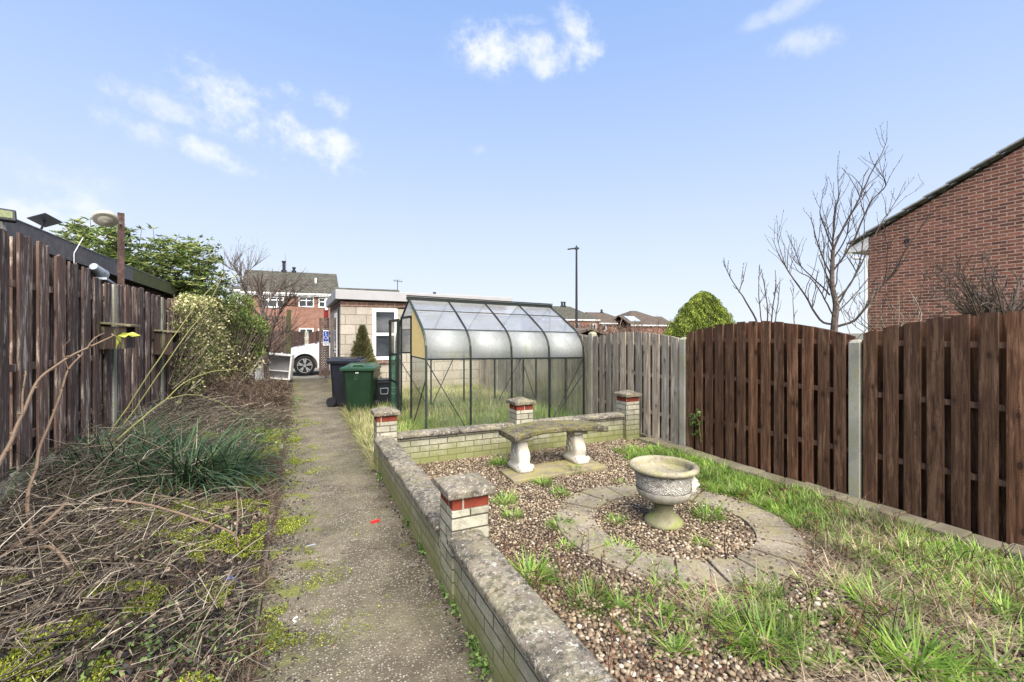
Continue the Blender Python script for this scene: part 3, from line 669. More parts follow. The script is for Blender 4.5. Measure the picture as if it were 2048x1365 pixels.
for x in (GX[0], GX[4]):
    MB().bar(gp(x, GY0, .9), gp(x, 7.7, .05), .012).build('brace', M_gframe, gh); MB().bar(gp(x, GY1, .9), gp(x, 8.6, .05), .012).build('brace', M_gframe, gh)
def pane(pts4, m, name='pane', label=None):
    t = MB(); v = [Vector(p) for p in pts4]; nrm = (v[1]-v[0]).cross(v[2]-v[1]).normalized()*.003; n = len(v)
    t.add([p-nrm/2 for p in v]+[p+nrm/2 for p in v], [tuple(range(n))[::-1], tuple(range(n, 2*n))]+[(i, (i+1) % n, n+(i+1) % n, n+i) for i in range(n)])
    o = t.build(name, m, gh)
    if label: o['label'] = label
for i in range(4):
    xa, xb = GX[i]+.012, GX[i+1]-.012
    for side in (0, 1):
        Y = (lambda a: GY0+a) if side == 0 else (lambda a: GY1-a)
        pane([gp(xa, Y(0), .62), gp(xb, Y(0), .62), gp(xb, Y(0), 1.165), gp(xa, Y(0), 1.165)], M_gclear)
        pane([gp(xa, Y(0), .05), gp(xb, Y(0), .05), gp(xb, Y(0), .61), gp(xa, Y(0), .61)], M_gclear)
        seg = [half[1]]+[(a, z) for a, z in half[2:6]]+[(.22, 1.64)]; m = MB(); vs = []
        for a, z in seg: vs += [gp(xa, Y(a), z), gp(xb, Y(a), z)]
        m.add(vs, [(2*k, 2*k+1, 2*k+3, 2*k+2) for k in range(len(seg)-1)])
        o = m.build('curved_pane', M_gpoly, gh, smooth=True); sl = o.modifiers.new('thick', 'SOLIDIFY'); sl.thickness = .003
        if side == 1 and i == 2:      # open roof vent on the back slope
            pane([gp(xa, Y(.22), 1.65), gp(xb, Y(.22), 1.65), gp(xb, Y(.79), 1.96), gp(xa, Y(.79), 1.96)], M_groof)
            pane([gp(xa, Y(.75), 2.22), gp(xb, Y(.75), 2.22), gp(xb, Y(1.2), 2.18), gp(xa, Y(1.2), 2.18)], M_groof, 'roof_vent')
        else:
            pane([gp(xa, Y(.22), 1.65), gp(xb, Y(.22), 1.65), gp(xb, Y(.79), 1.96), gp(xa, Y(.79), 1.96)], M_groof)
            pane([gp(xa, Y(.80), 1.97), gp(xb, Y(.80), 1.97), gp(xb, Y(1.19), 2.16), gp(xa, Y(1.19), 2.16)], M_groof)
def gable_poly(x, ya, yb, z0):
    ys = sorted([ya, yb]+[yy for yy in [GY0+a for a, z in half]+[GY1-a for a, z in half] if ya < yy < yb])
    return [(x, ya, z0), (x, yb, z0)]+[gp(x, yy, gz(yy)-.01) for yy in ys[::-1]]
pane(gable_poly(GX[0]+.01, GY0+.015, 7.86, 1.195), M_yellow, 'yellow_board', 'cream yellow board filling the gable corner')
pane(gable_poly(GX[0]+.01, 8.74, GY1-.015, 1.195), M_groof)
pane([(GX[0], GY0+.02, .05), (GX[0], 7.86, .05), (GX[0], 7.86, 1.165), (GX[0], GY0+.02, 1.165)], M_gclear)
pane([(GX[0], 8.74, .05), (GX[0], GY1-.02, .05), (GX[0], GY1-.02, 1.165), (GX[0], 8.74, 1.165)], M_gclear)
pane(gable_poly(GX[0], 7.90, 8.70, 1.88), M_groof)
for a, b in ((GY0+.02, 7.44), (7.46, 8.04), (8.06, 8.64), (8.66, GY1-.02)):
    pane([gp(GX[4], a, .05), gp(GX[4], b, .05), gp(GX[4], b, 1.165), gp(GX[4], a, 1.165)], M_gclear); pane(gable_poly(GX[4], a, b, 1.19), M_groof)
# sliding door pushed past the corner
dm = MB(); dx = 1.69
for a, b in (((dx, 8.76, .05), (dx, 8.76, 1.84)), ((dx, 9.62, .05), (dx, 9.62, 1.84))): dm.bar(a, b, .05, .04)
for z in (.07, 1.82): dm.bar((dx, 8.76, z), (dx, 9.62, z), .05)
for z in (.62, 1.16): dm.bar((dx, 8.76, z), (dx, 9.62, z), .03)
o = dm.build('door', M_gframe, gh)
pd_ = MB()
for a, b in ((.1, .6), (.64, 1.14)): pd_.box(dx-.004, dx+.004, 8.78, 9.6, a, b)
pd_.build('lower_pane', M_gtint, o)
MB().box(dx-.004, dx+.004, 8.78, 9.6, 1.18, 1.8).build('upper_pane', M_gclear, o)

# ------------------------------------------------------------------ garage
ga = thing('garage', 'flat roofed grey concrete block garage with white framed window beyond the bins', 'garage', (3, 14.7, 0))
gx0, gx1, gy0, gy1 = .943, 5.6, 12.46, 16.9
def rz(x): return 2.40-.012*(x-gx0)
m = MB(); wx0, wx1, wz0, wz1 = 1.66, 2.22+.12, 0.98, 2.26
WXA = float(PY(745, 700, gy0)[0]); WXB = float(PY(795, 700, gy0)[0]); WZ1 = float(PY(770, 618, gy0)[2]); WZ0 = float(PY(770, 720, gy0)[2])
print('GARAGE WINDOW', WXA, WXB, WZ0, WZ1)
m.box(gx0, WXA, gy0, gy0+.2, -.05, 2.24); m.box(WXB, gx1, gy0, gy0+.2, -.05, 2.24-.028*1); m.box(WXA, WXB, gy0, gy0+.2, -.05, WZ0); m.box(WXA, WXB, gy0, gy0+.2, WZ1, 2.24)
m.box(gx0, gx0+.2, gy0+.2, 13.6, -.05, 2.24); m.box(gx0, gx0+.2, 14.5, gy1, -.05, 2.24); m.box(gx0, gx0+.2, 13.6, 14.5, 2.15, 2.24); m.box(gx0+.2, gx1, gy1-.2, gy1, -.05, 2.24); m.box(gx1-.2, gx1, gy0+.2, gy1-.2, -.05, 2.24)
m.build('wall', M_block, ga)
m = MB(); m.prism([(gx0-.004, 2.245), (gx1, 2.245), (gx1, rz(gx1)), (gx0-.004, rz(gx0))], lambda p: (p[0], gy0-.004, p[1]), lambda p: (p[0], gy0+.2, p[1]))
m.box(gx0-.004, gx0+.2, gy0+.2, gy1, 2.245, rz(gx0)-.002); m.build('brick_course', M_brown_br, ga)
m = MB()
ro = .13
def rzz(x): return 2.43-.012*(x-gx0)
vs = [(gx0-ro, gy0-ro, rzz(gx0)), (gx1+ro, gy0-ro, rzz(gx1)), (gx1+ro, gy1+ro, rzz(gx1)), (gx0-ro, gy1+ro, rzz(gx0))]
zt = .245
m.add(vs+[(a, b, c+zt) for a, b, c in vs], MB.BF)
m.build('roof', M_gfascia, ga, bevel=.01)
def window(parent, x0, x1, y, z0, z1, bars=(), tr=None, fw=.07, depth=.06):
    f = MB(); 
    f.box(x0, x0+fw, y, y+depth, z0, z1); f.box(x1-fw, x1, y, y+depth, z0, z1); f.box(x0+fw, x1-fw, y, y+depth, z0, z0+fw); f.box(x0+fw, x1-fw, y, y+depth, z1-fw, z1)
    for b in bars: f.box(b-fw*.4, b+fw*.4, y+.002, y+depth-.002, z0+fw, z1-fw)
    for b in (tr or ()): f.box(x0+fw, x1-fw, y+.003, y+depth-.003, b-fw*.45, b+fw*.45)
    o = f.build('window', M_upvc, parent); MB().box(x0+fw*.9, x1-fw*.9, y+depth*.5, y+depth*.8, z0+fw*.9, z1-fw*.9).build('pane', M_glassdark, o); return o
window(ga, WXA, WXB, gy0-.03, WZ0, WZ1, (), (WZ0+(WZ1-WZ0)*.50,), .085, .1)
MB().box(WXA-.05, WXB+.05, gy0-.05, gy0-.004, WZ0-.10, WZ0-.005).build('window_sill', M_brown_br, ga)
dd = MB(); dd.box(gx0-.02, gx0+.03, 13.6, 14.5, 0, 2.14); dd = dd.build('door', M_upvc, ga)
m = MB(); m.box(gx0-.03, gx0-.021, 13.7, 14.4, 1.15, 2.0); m.box(gx0-.03, gx0-.021, 13.7, 14.4, .35, 1.0); m.build('pane', M_glassdark, dd)
m = MB(); m.tube([(gx0-.02, 13.68, 1.07), (gx0-.09, 13.68, 1.07), (gx0-.09, 13.8, 1.07)], .015, 8); m.build('handle', M_black, dd)
gut = MB(); gut.box(gx0-.03, gx0-.002, 12.9, 12.96, .2, 2.2); gut.build('downpipe', M_black, ga)

# ------------------------------------------------------------------ bins
def wheelie(name, label, cx, cy, w2, d2, h, mb, ml, rot, mark=True):
    t = thing(name, label, 'wheelie bin', (cx, cy, 0)); M = Matrix.Rotation(rot, 3, 'Z')
    def tp(x, y, z): return Vector((cx, cy, 0)) + M @ Vector((x, y, z))
    m = MB(); vs = []
    for z, s, yo in ((.02, .78, .03), (.06, .80, .02), (h*.55, .90, 0), (h*.86, .97, 0), (h*.90, 1.0, 0), (h*.93, 1.0, 0)):
        c = .04
        for sx, sy in ((-1, -1), (1, -1), (1, 1), (-1, 1)):
            x, y = sx*w2*s, sy*d2*s+yo
            k = [(x, y-sy*c), (x-sx*c, y)] if sx*sy > 0 else [(x-sx*c, y), (x, y-sy*c)]
            vs += [tp(a, b, z) for a, b in k]
    n = 8; m.add(vs, [(i*n+k, i*n+(k+1) % n, (i+1)*n+(k+1) % n, (i+1)*n+k) for i in range(5) for k in range(n)]+[tuple(range(n))[::-1], tuple(range(5*n, 6*n))])
    b = m.build('body', mb, t, bevel=.008)
    m = MB(); 
    for z0_, z1_, s0, s1 in ((h*.905, h*.965, 1.10, 1.12),):
        vs = [tp(sx*w2*s0, sy*d2*s0, z0_) for sx, sy in ((-1, -1), (1, -1), (1, 1), (-1, 1))]+[tp(sx*w2*s1, sy*d2*s1, z1_) for sx, sy in ((-1, -1), (1, -1), (1, 1), (-1, 1))]
        vs += [tp(sx*w2*.86, sy*d2*.86, h*1.0+.03*(sy > 0)) for sx, sy in ((-1, -1), (1, -1), (1, 1), (-1, 1))]
        m.add(vs, [(3, 2, 1, 0), (0, 1, 5, 4), (1, 2, 6, 5), (2, 3, 7, 6), (3, 0, 4, 7), (4, 5, 9, 8), (5, 6, 10, 9), (6, 7, 11, 10), (7, 4, 8, 11), (8, 9, 10, 11)])
    for sx in (-.45, .45): m.tube([tp(sx*w2, d2*1.02, h*.99), tp(sx*w2, d2*1.22, h*1.02), tp(sx*w2, d2*1.24, h*.95)], .02, 6)
    m.tube([tp(-w2*.8, d2*1.2, h*.965), tp(w2*.8, d2*1.2, h*.965)], .018, 8)
    # raised grip on the front edge of the lid
    m.tube([tp(-w2*.45, -d2*.95, h*.975), tp(-w2*.3, -d2*.86, h*1.02), tp(w2*.3, -d2*.86, h*1.02), tp(w2*.45, -d2*.95, h*.975)], .028, 8)
    m.build('lid', ml, t, bevel=.012)
    for sx in (-1, 1):
        wv = MB(); Rm = (M @ Matrix.Rotation(math.pi/2, 3, 'Y')).to_4x4(); wv.lathe([(.04, -.03), (.1, -.03), (.105, -.02), (.105, .02), (.1, .03), (.04, .03)], tp(sx*w2*.86, d2*.88, .105), 20, Rm); wv.build('wheel', M_black, t)
    if mark:
        e = MB(); 
        for r0_ in (.045,):
            e.tube([tp(-.02+r0_*math.cos(a), -d2*.93-.012, h*.76+r0_*math.sin(a)) for a in np.linspace(0, 2*math.pi, 25)], .004, 5)
        e.tube([tp(-.02+.022*math.cos(a), -d2*.93-.012, h*.76+.022*math.sin(a)) for a in np.linspace(.6, 5., 12)], .004, 5)
        e.build('emblem', M_greenl, b)
        e = MB(); e.obox(tp(-.015, -d2*.955-.012, h*.86), (.06, .004, .014), M.to_4x4()); e.build('sticker', M_signw, b)
    return t
wheelie('wheelie_bin', 'dark green wheelie bin with green lid standing on grass beside the path', 1.12, 9.62, .30, .31, .93, M_green, M_greenl, -.33)
wheelie('wheelie_bin', 'black wheelie bin with navy lid partly behind the green bin', .95, 10.55, .29, .31, 1.02, M_bblack, M_bblack, 1.2, False)
# small black lidded bin
t = thing('kerbside_caddy', 'small black kitchen waste caddy bin next to the greenhouse door', 'caddy', (1.60, 9.95, 0))
m = MB(); vs = []
for z, s in ((0, .85), (.5, 1.), (.53, 1.06), (.56, 1.06)):
    vs += [(1.60+sx*.15*s, 9.95+sy*.15*s, z) for sx, sy in ((-1, -1), (1, -1), (1, 1), (-1, 1))]
m.add(vs, [(i*4+k, i*4+(k+1) % 4, i*4+4+(k+1) % 4, i*4+4+k) for i in range(3) for k in range(4)]+[(3, 2, 1, 0), (12, 13, 14, 15)]); m.build('body', M_black, t, bevel=.012)
MB().obox((1.60, 9.95, .585), (.31, .31, .04)).build('lid', M_black, t, bevel=.014)
m = MB(); m.bar((1.52, 9.79, .42), (1.68, 9.79, .42), .014); m.bar((1.52, 9.79, .42), (1.53, 9.79, .30), .012); m.bar((1.68, 9.79, .42), (1.67, 9.79, .30), .012); m.bar((1.53, 9.79, .30), (1.67, 9.79, .30), .012); m.build('handle', M_galv, t)

# ------------------------------------------------------------------ gates, sign, far fence, cabinet, car
def slatgate(name, label, x0, x1, y, z0, z1, chev, m_, ang=1):
    t = thing(name, label, 'gate', ((x0+x1)/2, y, 0)); f = MB(); fw = .07
    f.box(x0, x0+fw, y-.03, y+.03, z0, z1); f.box(x1-fw, x1, y-.03, y+.03, z0, z1); f.box(x0+fw, x1-fw, y-.03, y+.03, z1-fw, z1); f.box(x0+fw, x1-fw, y-.03, y+.03, z0, z0+fw)
    f.build('frame', m_, t); s = MB(); W_ = x1-x0-2*fw; cuts = [(x0+fw, x1-fw, ang)] if not chev else [(x0+fw, (x0+x1)/2, -1), ((x0+x1)/2, x1-fw, 1)]
    for a, b, sg in cuts:
        zz = z0-1.5; stp = .083 if chev else .115
        while zz < z1+1.5:
            za, zb = (zz, zz+(b-a)*1.1) if sg < 0 else (zz+(b-a)*1.1, zz); hh = .07
            poly = [(a, za), (b, zb), (b, zb+hh), (a, za+hh)]
            if min(za, zb) > z0+fw and max(za, zb)+hh < z1-fw:
                s.prism(poly, lambda p: (p[0], y-.04, p[1]), lambda p: (p[0], y-.015, p[1]))
            else:
                # clip to the frame
                out = []
                for i in range(9):
                    q = i/8; out.append((a+(b-a)*q, za+(zb-za)*q))
                low = [(p[0], min(max(p[1], z0+fw), z1-fw)) for p in out]; hi = [(p[0], min(max(p[1]+hh, z0+fw), z1-fw)) for p in out]
                if max(h_[1]-l_[1] for h_, l_ in zip(hi, low)) > .01:
                    s.prism(low+hi[::-1], lambda p: (p[0], y-.04, p[1]), lambda p: (p[0], y-.015, p[1]))
            zz += stp
    s.build('slat_panel', m_, t); return t
slatgate('garden_gate', 'weathered gate of diagonal slats on the left, behind the bare tree', -1.55, -.40, 17.0, .12, 2.12, False, M_gate, -1)
gp_ = MB().box(-.40, -.27, 16.93, 17.06, -.05, 2.34); tag(gp_.build('gate_post', M_mossy, bevel=.006), 'tall green mossy wooden gate post right of the diagonal slat gate', 'post')
slatgate('garden_gate', 'narrow brown chevron slat gate carrying the blue wheelchair sign beside the garage', .60, .925, 17.05, .06, 2.08, True, M_gate)
sg = thing('parking_sign', 'white and blue wheelchair parking sign fixed to the chevron gate', 'sign', (.80, 16.98, 1.2))
MB().box(.725, .905, 16.985, 17.0, 1.12, 1.66).build('board', M_signw, sg, bevel=.004)
bb = MB().box(.735, .895, 16.98, 16.984, 1.27, 1.62).build('blue_field', M_blue, sg)
m = MB(); cx, cz = .815, 1.43; yy = 16.974
m.tube([(cx-.008, yy, 1.575), (cx-.008, yy, 1.58)], .018, 10)
m.lathe([(.0, -.003), (.019, -.003), (.019, .003), (0, .003)], (cx-.012, yy, 1.575), 14, Matrix.Rotation(math.pi/2, 4, 'X'))
for a, b in (((cx-.010, 1.55), (cx-.004, 1.44)), ((cx-.004, 1.505), (cx+.038, 1.505)), ((cx-.004, 1.44), (cx+.036, 1.44)), ((cx+.036, 1.44), (cx+.055, 1.36)), ((cx+.055, 1.36), (cx+.07, 1.365))):
    m.bar((a[0], yy, a[1]), (b[0], yy, b[1]), .016, .005, up=(0, 1, 0))
m.tube([(cx-.005+.055*math.cos(t), yy, 1.40+.055*math.sin(t)) for t in np.linspace(2.2, 5.9, 16)], .007, 5)
m.build('wheelchair_symbol', M_signw, sg)
m = MB()
for i, (a, b) in enumerate(((.76, .87), (.745, .885), (.77, .86))): m.box(a, b, 16.981, 16.985, 1.225-.035*i, 1.237-.035*i)
m.build('text_lines', M_blue, sg)
rb = MB(); p = PY(652, 628, 17.4); rb.box(p[0]-.07, p[0]+.07, 17.3, 17.5, p[2]-.14, p[2]+.10); rb.box(p[0]-.085, p[0]+.085, 17.28, 17.52, p[2]+.102, p[2]+.13)
rb.box(p[0]-.02, p[0]+.02, 17.38, 17.42, -.02, p[2]-.142)
M_dred = plain('dark_red_paint', (.22, .015, .02), .5)
tag(rb.build('post_box', M_dred, bevel=.01), 'small red box on a post showing above the chevron gate', 'box')
ff = thing('wooden_fence', 'far dark brown board fence with a concrete post behind the white car', 'fence', (.5, 22.3, 0))
def panelx(T_, m_, x0, x1, Y, zf, n, wd):
    b = MB(); pit = (x1-x0)/n
    for i in range(n):
        c = x0+(i+.5)*pit; zt = zf((i+.5)/n); b.box(c-wd/2, c+wd/2, Y-.04, Y-.02, 0, zt); b.box(c+pit/2-wd/2, min(x1, c+pit/2+wd/2), Y+.02, Y+.04, 0, zt-.01)
    o = b.build('fence_panel', m_, T_); MB().box(x0, x1, Y-.018, Y+.018, .9, .95).build('rail', m_, o)
M_fdark = mat('dark_brown_far_boards', wood((.065, .035, .030), (.10, .07, .06), (.025, .014, .012), .4, False), .85, .3)
pxa = [float(PY(x, 680, 22.3)[0]) for x in (560, 610.5, 615, 645, 668)]
panelx(ff, M_fdark, pxa[0]-.8, pxa[1]-.03, 22.3, arch(1.55, 1.68), 9, .16); panelx(ff, M_fdark, pxa[2]+.05, pxa[4], 22.3, arch(1.5, 1.66), 7, .16)
m = MB(); m.box(pxa[1]-.02, pxa[2]+.04, 22.22, 22.34, 0, 1.62); m.build('post', M_post, ff)
# discarded white cabinet lying open
cb = thing('white_cabinet', 'discarded open white cabinet tipped over beside the car bonnet', 'cabinet', (-.62, 16.1, .0))
Mr = Matrix.Rotation(.10, 4, 'Y') @ Matrix.Rotation(-.15, 4, 'Z')
def cbx(c, s, name, m_): 
    q = MB(); q.obox(Vector((-.62, 16.1, .50)) + Mr.to_3x3() @ Vector(c), s, Mr); return q.build(name, m_, cb, bevel=.008)
cbx((0, .2, 0), (.74, .02, .72), 'back_board', M_gfascia); cbx((-.38, 0, 0), (.03, .42, .76), 'side', M_upvc); cbx((.38, 0, 0), (.05, .42, .76), 'side', M_upvc)
cbx((0, 0, .39), (.80, .44, .05), 'top', M_upvc); cbx((0, 0, -.36), (.80, .42, .03), 'base', M_upvc); cbx((0, .05, -.12), (.72, .28, .018), 'shelf', M_upvc)
q = MB(); M2 = Matrix.Rotation(.9, 4, 'Z') @ Matrix.Rotation(.12, 4, 'Y'); q.obox((-1.06, 15.85, .46), (.42, .02, .8), M2); q.build('door', M_signw, cb)
sk = MB()
for k in range(14): 
    c = Vector((-1.15+.25*random.random(), 15.75+.2*random.random(), .2+.6*random.random())); sk.obox(c, (U(.05, .14), .01, U(.05, .16)), Matrix.Rotation(U(-1, 1), 4, 'Y'))
tag(sk.build('torn_sheet', M_signw), 'torn white plastic sheeting hanging at the left side of the cabinet', 'sheet')
# car
CY = 18.35; wc = PY(609.5, 737, CY); wcx = float(wc[0]); wr = .36
ca = thing('parked_car', 'white hatchback parked across the end of the path, its front wheel showing', 'car', (wcx+1.3, CY+.85, 0))
prof = []
def arc(cx, cz, r, a0_, a1_, n=14): return [(cx+r*math.cos(math.radians(a0_+(a1_-a0_)*i/n)), cz+r*math.sin(math.radians(a0_+(a1_-a0_)*i/n))) for i in range(n+1)]
x0 = wcx-.85; wb = 2.62
prof = [(x0+.05, .30), (x0, .45), (x0+.03, .72), (x0+.20, .90), (x0+.55, 1.02), (x0+1.1, 1.12), (x0+1.35, 1.17), (x0+3.9, 1.17), (x0+4.15, 1.05), (x0+4.2, .6), (x0+4.12, .28)]
prof += [(wcx+wb+.43, .27)]+arc(wcx+wb, .36, .43, -10, 190)+[(wcx+wb-.43, .25), (wcx+.43, .25)]+arc(wcx, .36, .43, -10, 190)+[(wcx-.43, .27)]
m = MB(); m.prism(prof[::-1], lambda p: (p[0], CY, p[1]), lambda p: (p[0], CY+1.75, p[1])); m.build('body', M_carw, ca, bevel=.07, smooth=False)
m = MB(); m.prism([(x0+1.2, 1.16), (x0+1.95, 1.60), (x0+3.6, 1.62), (x0+4.05, 1.16)][::-1], lambda p: (p[0], CY+.12+(p[1]-1.16)*.25, p[1]), lambda p: (p[0], CY+1.63-(p[1]-1.16)*.25, p[1])); m.build('cabin', M_glassdark, ca, bevel=.03)
m = MB(); m.prism([(x0+1.9, 1.61), (x0+2.0, 1.66), (x0+3.5, 1.67), (x0+3.62, 1.625)][::-1], lambda p: (p[0], CY+.24, p[1]), lambda p: (p[0], CY+1.51, p[1])); m.build('roof', M_carw, ca, bevel=.02)
for wx, wy in ((wcx, CY+.03), (wcx+wb, CY+.03), (wcx, CY+1.72), (wcx+wb, CY+1.72)):
    RX = Matrix.Rotation(math.pi/2, 4, 'X'); m = MB(); m.lathe([(.24, -.1), (.33, -.1), (wr, -.08), (wr, .08), (.33, .1), (.24, .1)], (wx, wy+.07, wr), 40, RX); wh = m.build('wheel', M_tyre, ca)
    m = MB(); sgn = -1 if wy < CY+1 else 1
    rp = [(.235+.012*math.cos(t), 0) for t in (0,)]
    m.tube([(wx+.25*math.cos(t), wy+.07+sgn*.09, wr+.25*math.sin(t)) for t in np.linspace(0, 2*math.pi, 33)], .014, 6)
    for k in range(5):
        for dt in (-.17, .17):
            t = 2*math.pi*k/5+.3; m.bar((wx+.04*math.cos(t), wy+.07+sgn*.10, wr+.04*math.sin(t)), (wx+.25*math.cos(t+dt), wy+.07+sgn*.10, wr+.25*math.sin(t+dt)), .04, .02, up=(0, 1, 0))
    m.lathe([(0, -.02), (.05, -.02), (.05, .02), (0, .02)], (wx, wy+.07+sgn*.10, wr), 16, RX); m.build('rim', M_alloy, wh)
m = MB(); m.obox((x0+.14, CY+.1, .78), (.2, .26, .14)); m.build('headlight', M_galv, ca, bevel=.03)
m = MB(); m.obox((x0+1.45, CY-.05, 1.17), (.2, .16, .12)); m.build('mirror', M_carw, ca, bevel=.03)

# ------------------------------------------------------------------ houses behind
def house(name, label, x0, x1, y0, y1, ze, zr, wm, rm, wins=(), hipr=False, hipl=False, gut=True, chim=()):
    t = thing(name, label, 'house', ((x0+x1)/2, (y0+y1)/2, 0)); m = MB(); m.box(x0, x1, y0, y1, -.06, ze)
    ym = (y0+y1)/2
    m.add([(x0, y0, ze), (x0, y1, ze), (x0, ym, zr-.1), (x1, y0, ze), (x1, y1, ze), (x1, ym, zr-.1)], [] if hipl or hipr else [(0, 1, 2), (3, 5, 4)]); m.build('wall', wm, t)
    o = .3; hl = (ym-y0)*.8 if hipl else 0; hr = (ym-y0)*.8 if hipr else 0; k = .12; s = (zr-ze)/(ym-y0)
    a = [(x0-o, y0-o, ze-s*o), (x1+o, y0-o, ze-s*o), (x1+o, y1+o, ze-s*o), (x0-o, y1+o, ze-s*o), (x0-(0 if hipl else o)+hl, ym, zr), (x1+(0 if hipr else o)-hr, ym, zr)]
    rm_ = MB(); rm_.add(a+[(q[0], q[1], q[2]+k) for q in a], [(0, 4, 5, 1), (2, 5, 4, 3), (1, 5, 2), (0, 3, 4), (6, 7, 11, 10), (8, 9, 10, 11), (7, 8, 11), (6, 10, 9), (0, 1, 7, 6), (1, 2, 8, 7), (2, 3, 9, 8), (3, 0, 6, 9)])
    rf = rm_.build('roof', rm, t)
    if gut:
        g = MB(); g.box(x0-o, x1+o, y0-o-.1, y0-o+.0, ze-s*o-.12, ze-s*o+.02); g.box(x0-o+.01, x1+o-.01, y0-o+.02, y0-.01, ze-s*o-.25, ze-s*o-.13); g.build('gutter', M_upvc, t)
    for (cx, hgt, r_) in chim:
        c = MB(); c.tube([(cx, ym, zr-.2), (cx, ym, zr+hgt)], r_, 10); c.tube([(cx, ym, zr+hgt+.002), (cx, ym, zr+hgt+.14)], r_*1.4, 10); c.tube([(cx, ym, zr-.2), (cx, ym, zr+.25)], r_*1.8, 10); c.build('flue', M_black, rf)
    for w_ in wins: window(t, *w_)
    return t
HY0 = 46.
def hw(xa, xb, ya, yb, bars=(), tr=(), Y=HY0, fw=.09):
    a = PY(xa, ya, Y); b = PY(xb, yb, Y); 
    return (float(a[0]), float(b[0]), Y-.06, float(b[2]), float(a[2]), [float(a[0]+(b[0]-a[0])*q) for q in bars], [float(b[2]+(a[2]-b[2])*q) for q in tr], fw, .1)
hx0 = float(PY(489, 600, HY0)[0]); hx1 = float(PY(672, 600, HY0)[0])
h1 = house('brick_house', 'red brick terraced house with dark tiled roof behind the white car', hx0, hx1, HY0, HY0+7.5, 5.25, 7.35, M_farbrick, M_tile,
      [hw(520, 568, 593, 616, (.35, .7), (.7,)), hw(597, 628, 594, 615, (.5,), (.65,)), hw(637, 651, 596, 616, (), (.6,)), hw(598, 627, 657, 676, (.5,)), hw(636, 650, 658, 676)], chim=[(float(PY(568, 550, 50)[0]), 1.0, .14), (float(PY(588, 550, 50)[0]), .45, .12)])
m = MB(); p = PY(653.5, 600, HY0-.1); m.box(p[0]-.12, p[0]+.06, HY0-.14, HY0-.02, 0, 5.0); m.build('downpipe', M_upvc, h1)
m = MB(); p = PY(631, 574, HY0+2.0); m.box(p[0]-.07, p[0]+.07, HY0+1.6, HY0+1.75, 5.9, 6.75); m.build('vent_pipe', M_upvc, h1)
house('brick_house', 'lower dark roofed house next to the brick house, rising above the garage roof', hx1+.6, float(PY(792, 600, 56)[0]), 52, 60, 4.9, 6.55, M_farbrick, M_tile)
a_ = thing('tv_aerial', 'thin television aerial at the right end of the dark roof above the garage', 'aerial', PY(795, 585, 56))
m = MB(); p = Vector(PY(795, 585, 56)); m.tube([p+Vector((0, 0, -.6)), p+Vector((0, 0, 1.5))], .04, 6); m.build('mast', M_black, a_)
m = MB(); m.tube([p+Vector((-.5, 0, 1.4)), p+Vector((.6, 0, 1.3))], .03, 5)
for k in range(5): m.tube([p+Vector((-.4+.22*k, 0, 1.2)), p+Vector((-.4+.22*k, 0, 1.55))], .02, 4)
m.build('antenna', M_black, a_)
house('white_house', 'white rendered house peeping out behind the bare tree', float(PY(466, 600, 60)[0]), float(PY(486, 600, 60)[0]), 60, 66, 6.4, 6.9, M_render, M_tile)
vp = MB(); p = Vector(PY(869, 590, 60)); vp.tube([p+Vector((0, 0, -6)), p], .12, 8); vp.tube([p+Vector((0, 0, -.1)), p+Vector((0, 0, .35))], .2, 8)
tag(vp.build('flue_pipe', M_black), 'black flue pipe standing above the garage roof', 'flue')
def hx(px, Y): return float(PY(px, 640, Y)[0])
Y_ = 74.
house('terraced_house', 'dark roofed terraced house just right of the greenhouse ridge, behind the lamp post', hx(1085, Y_), hx(1196, Y_), Y_, Y_+9, 4.1, 6.55, M_farbrick, M_tile,
      [hw(1131, 1138, 646, 660, Y=Y_), hw(1180, 1192, 648, 662, (.5,), Y=Y_), hw(1150, 1158, 647, 660, Y=Y_)], hipr=True, chim=[(hx(1124, Y_+4.5), .9, .2), (hx(1129, Y_+4.5), .9, .2)])
house('terraced_house', 'brown roofed terraced house, second to the right of the greenhouse', hx(1199, Y_+2), hx(1262, Y_+2), Y_+2, Y_+11, 3.5, 5.6, M_farbrick, M_tile2, [hw(1205, 1212, 650, 662, Y=Y_+2)], hipr=True, chim=[(hx(1206, Y_+6), .6, .2)])
sh_ = house('terraced_house', 'long brown roof with a solar panel, left of the golden conifer', hx(1262, Y_-2), hx(1345, Y_-2), Y_-2, Y_+5, 3.1, 4.75, M_farbrick, M_tile2, [])
house('terraced_house', 'taller hipped brown roof rising behind the solar panel roof', hx(1262, 95), hx(1330, 95), 95, 107, 4.6, 7.3, M_farbrick, M_tile2, [], hipr=True, hipl=True)
sp = MB(); qx = hx(1262, Y_-2)+.6; a = [(qx, 73.0, 3.1+1.0*.471+.30), (qx+2.6, 73.0, 3.1+1.0*.471+.30), (qx+2.6, 75.0, 3.1+3.*.471+.30), (qx, 75.0, 3.1+3.*.471+.30)]; sp.add([tuple(q) for q in a]+[(q[0], q[1], q[2]-.15) for q in a], [(0, 1, 2, 3), (7, 6, 5, 4), (0, 4, 5, 1), (1, 5, 6, 2), (2, 6, 7, 3), (3, 7, 4, 0)])
sp.build('solar_panel', M_galv, sh_)
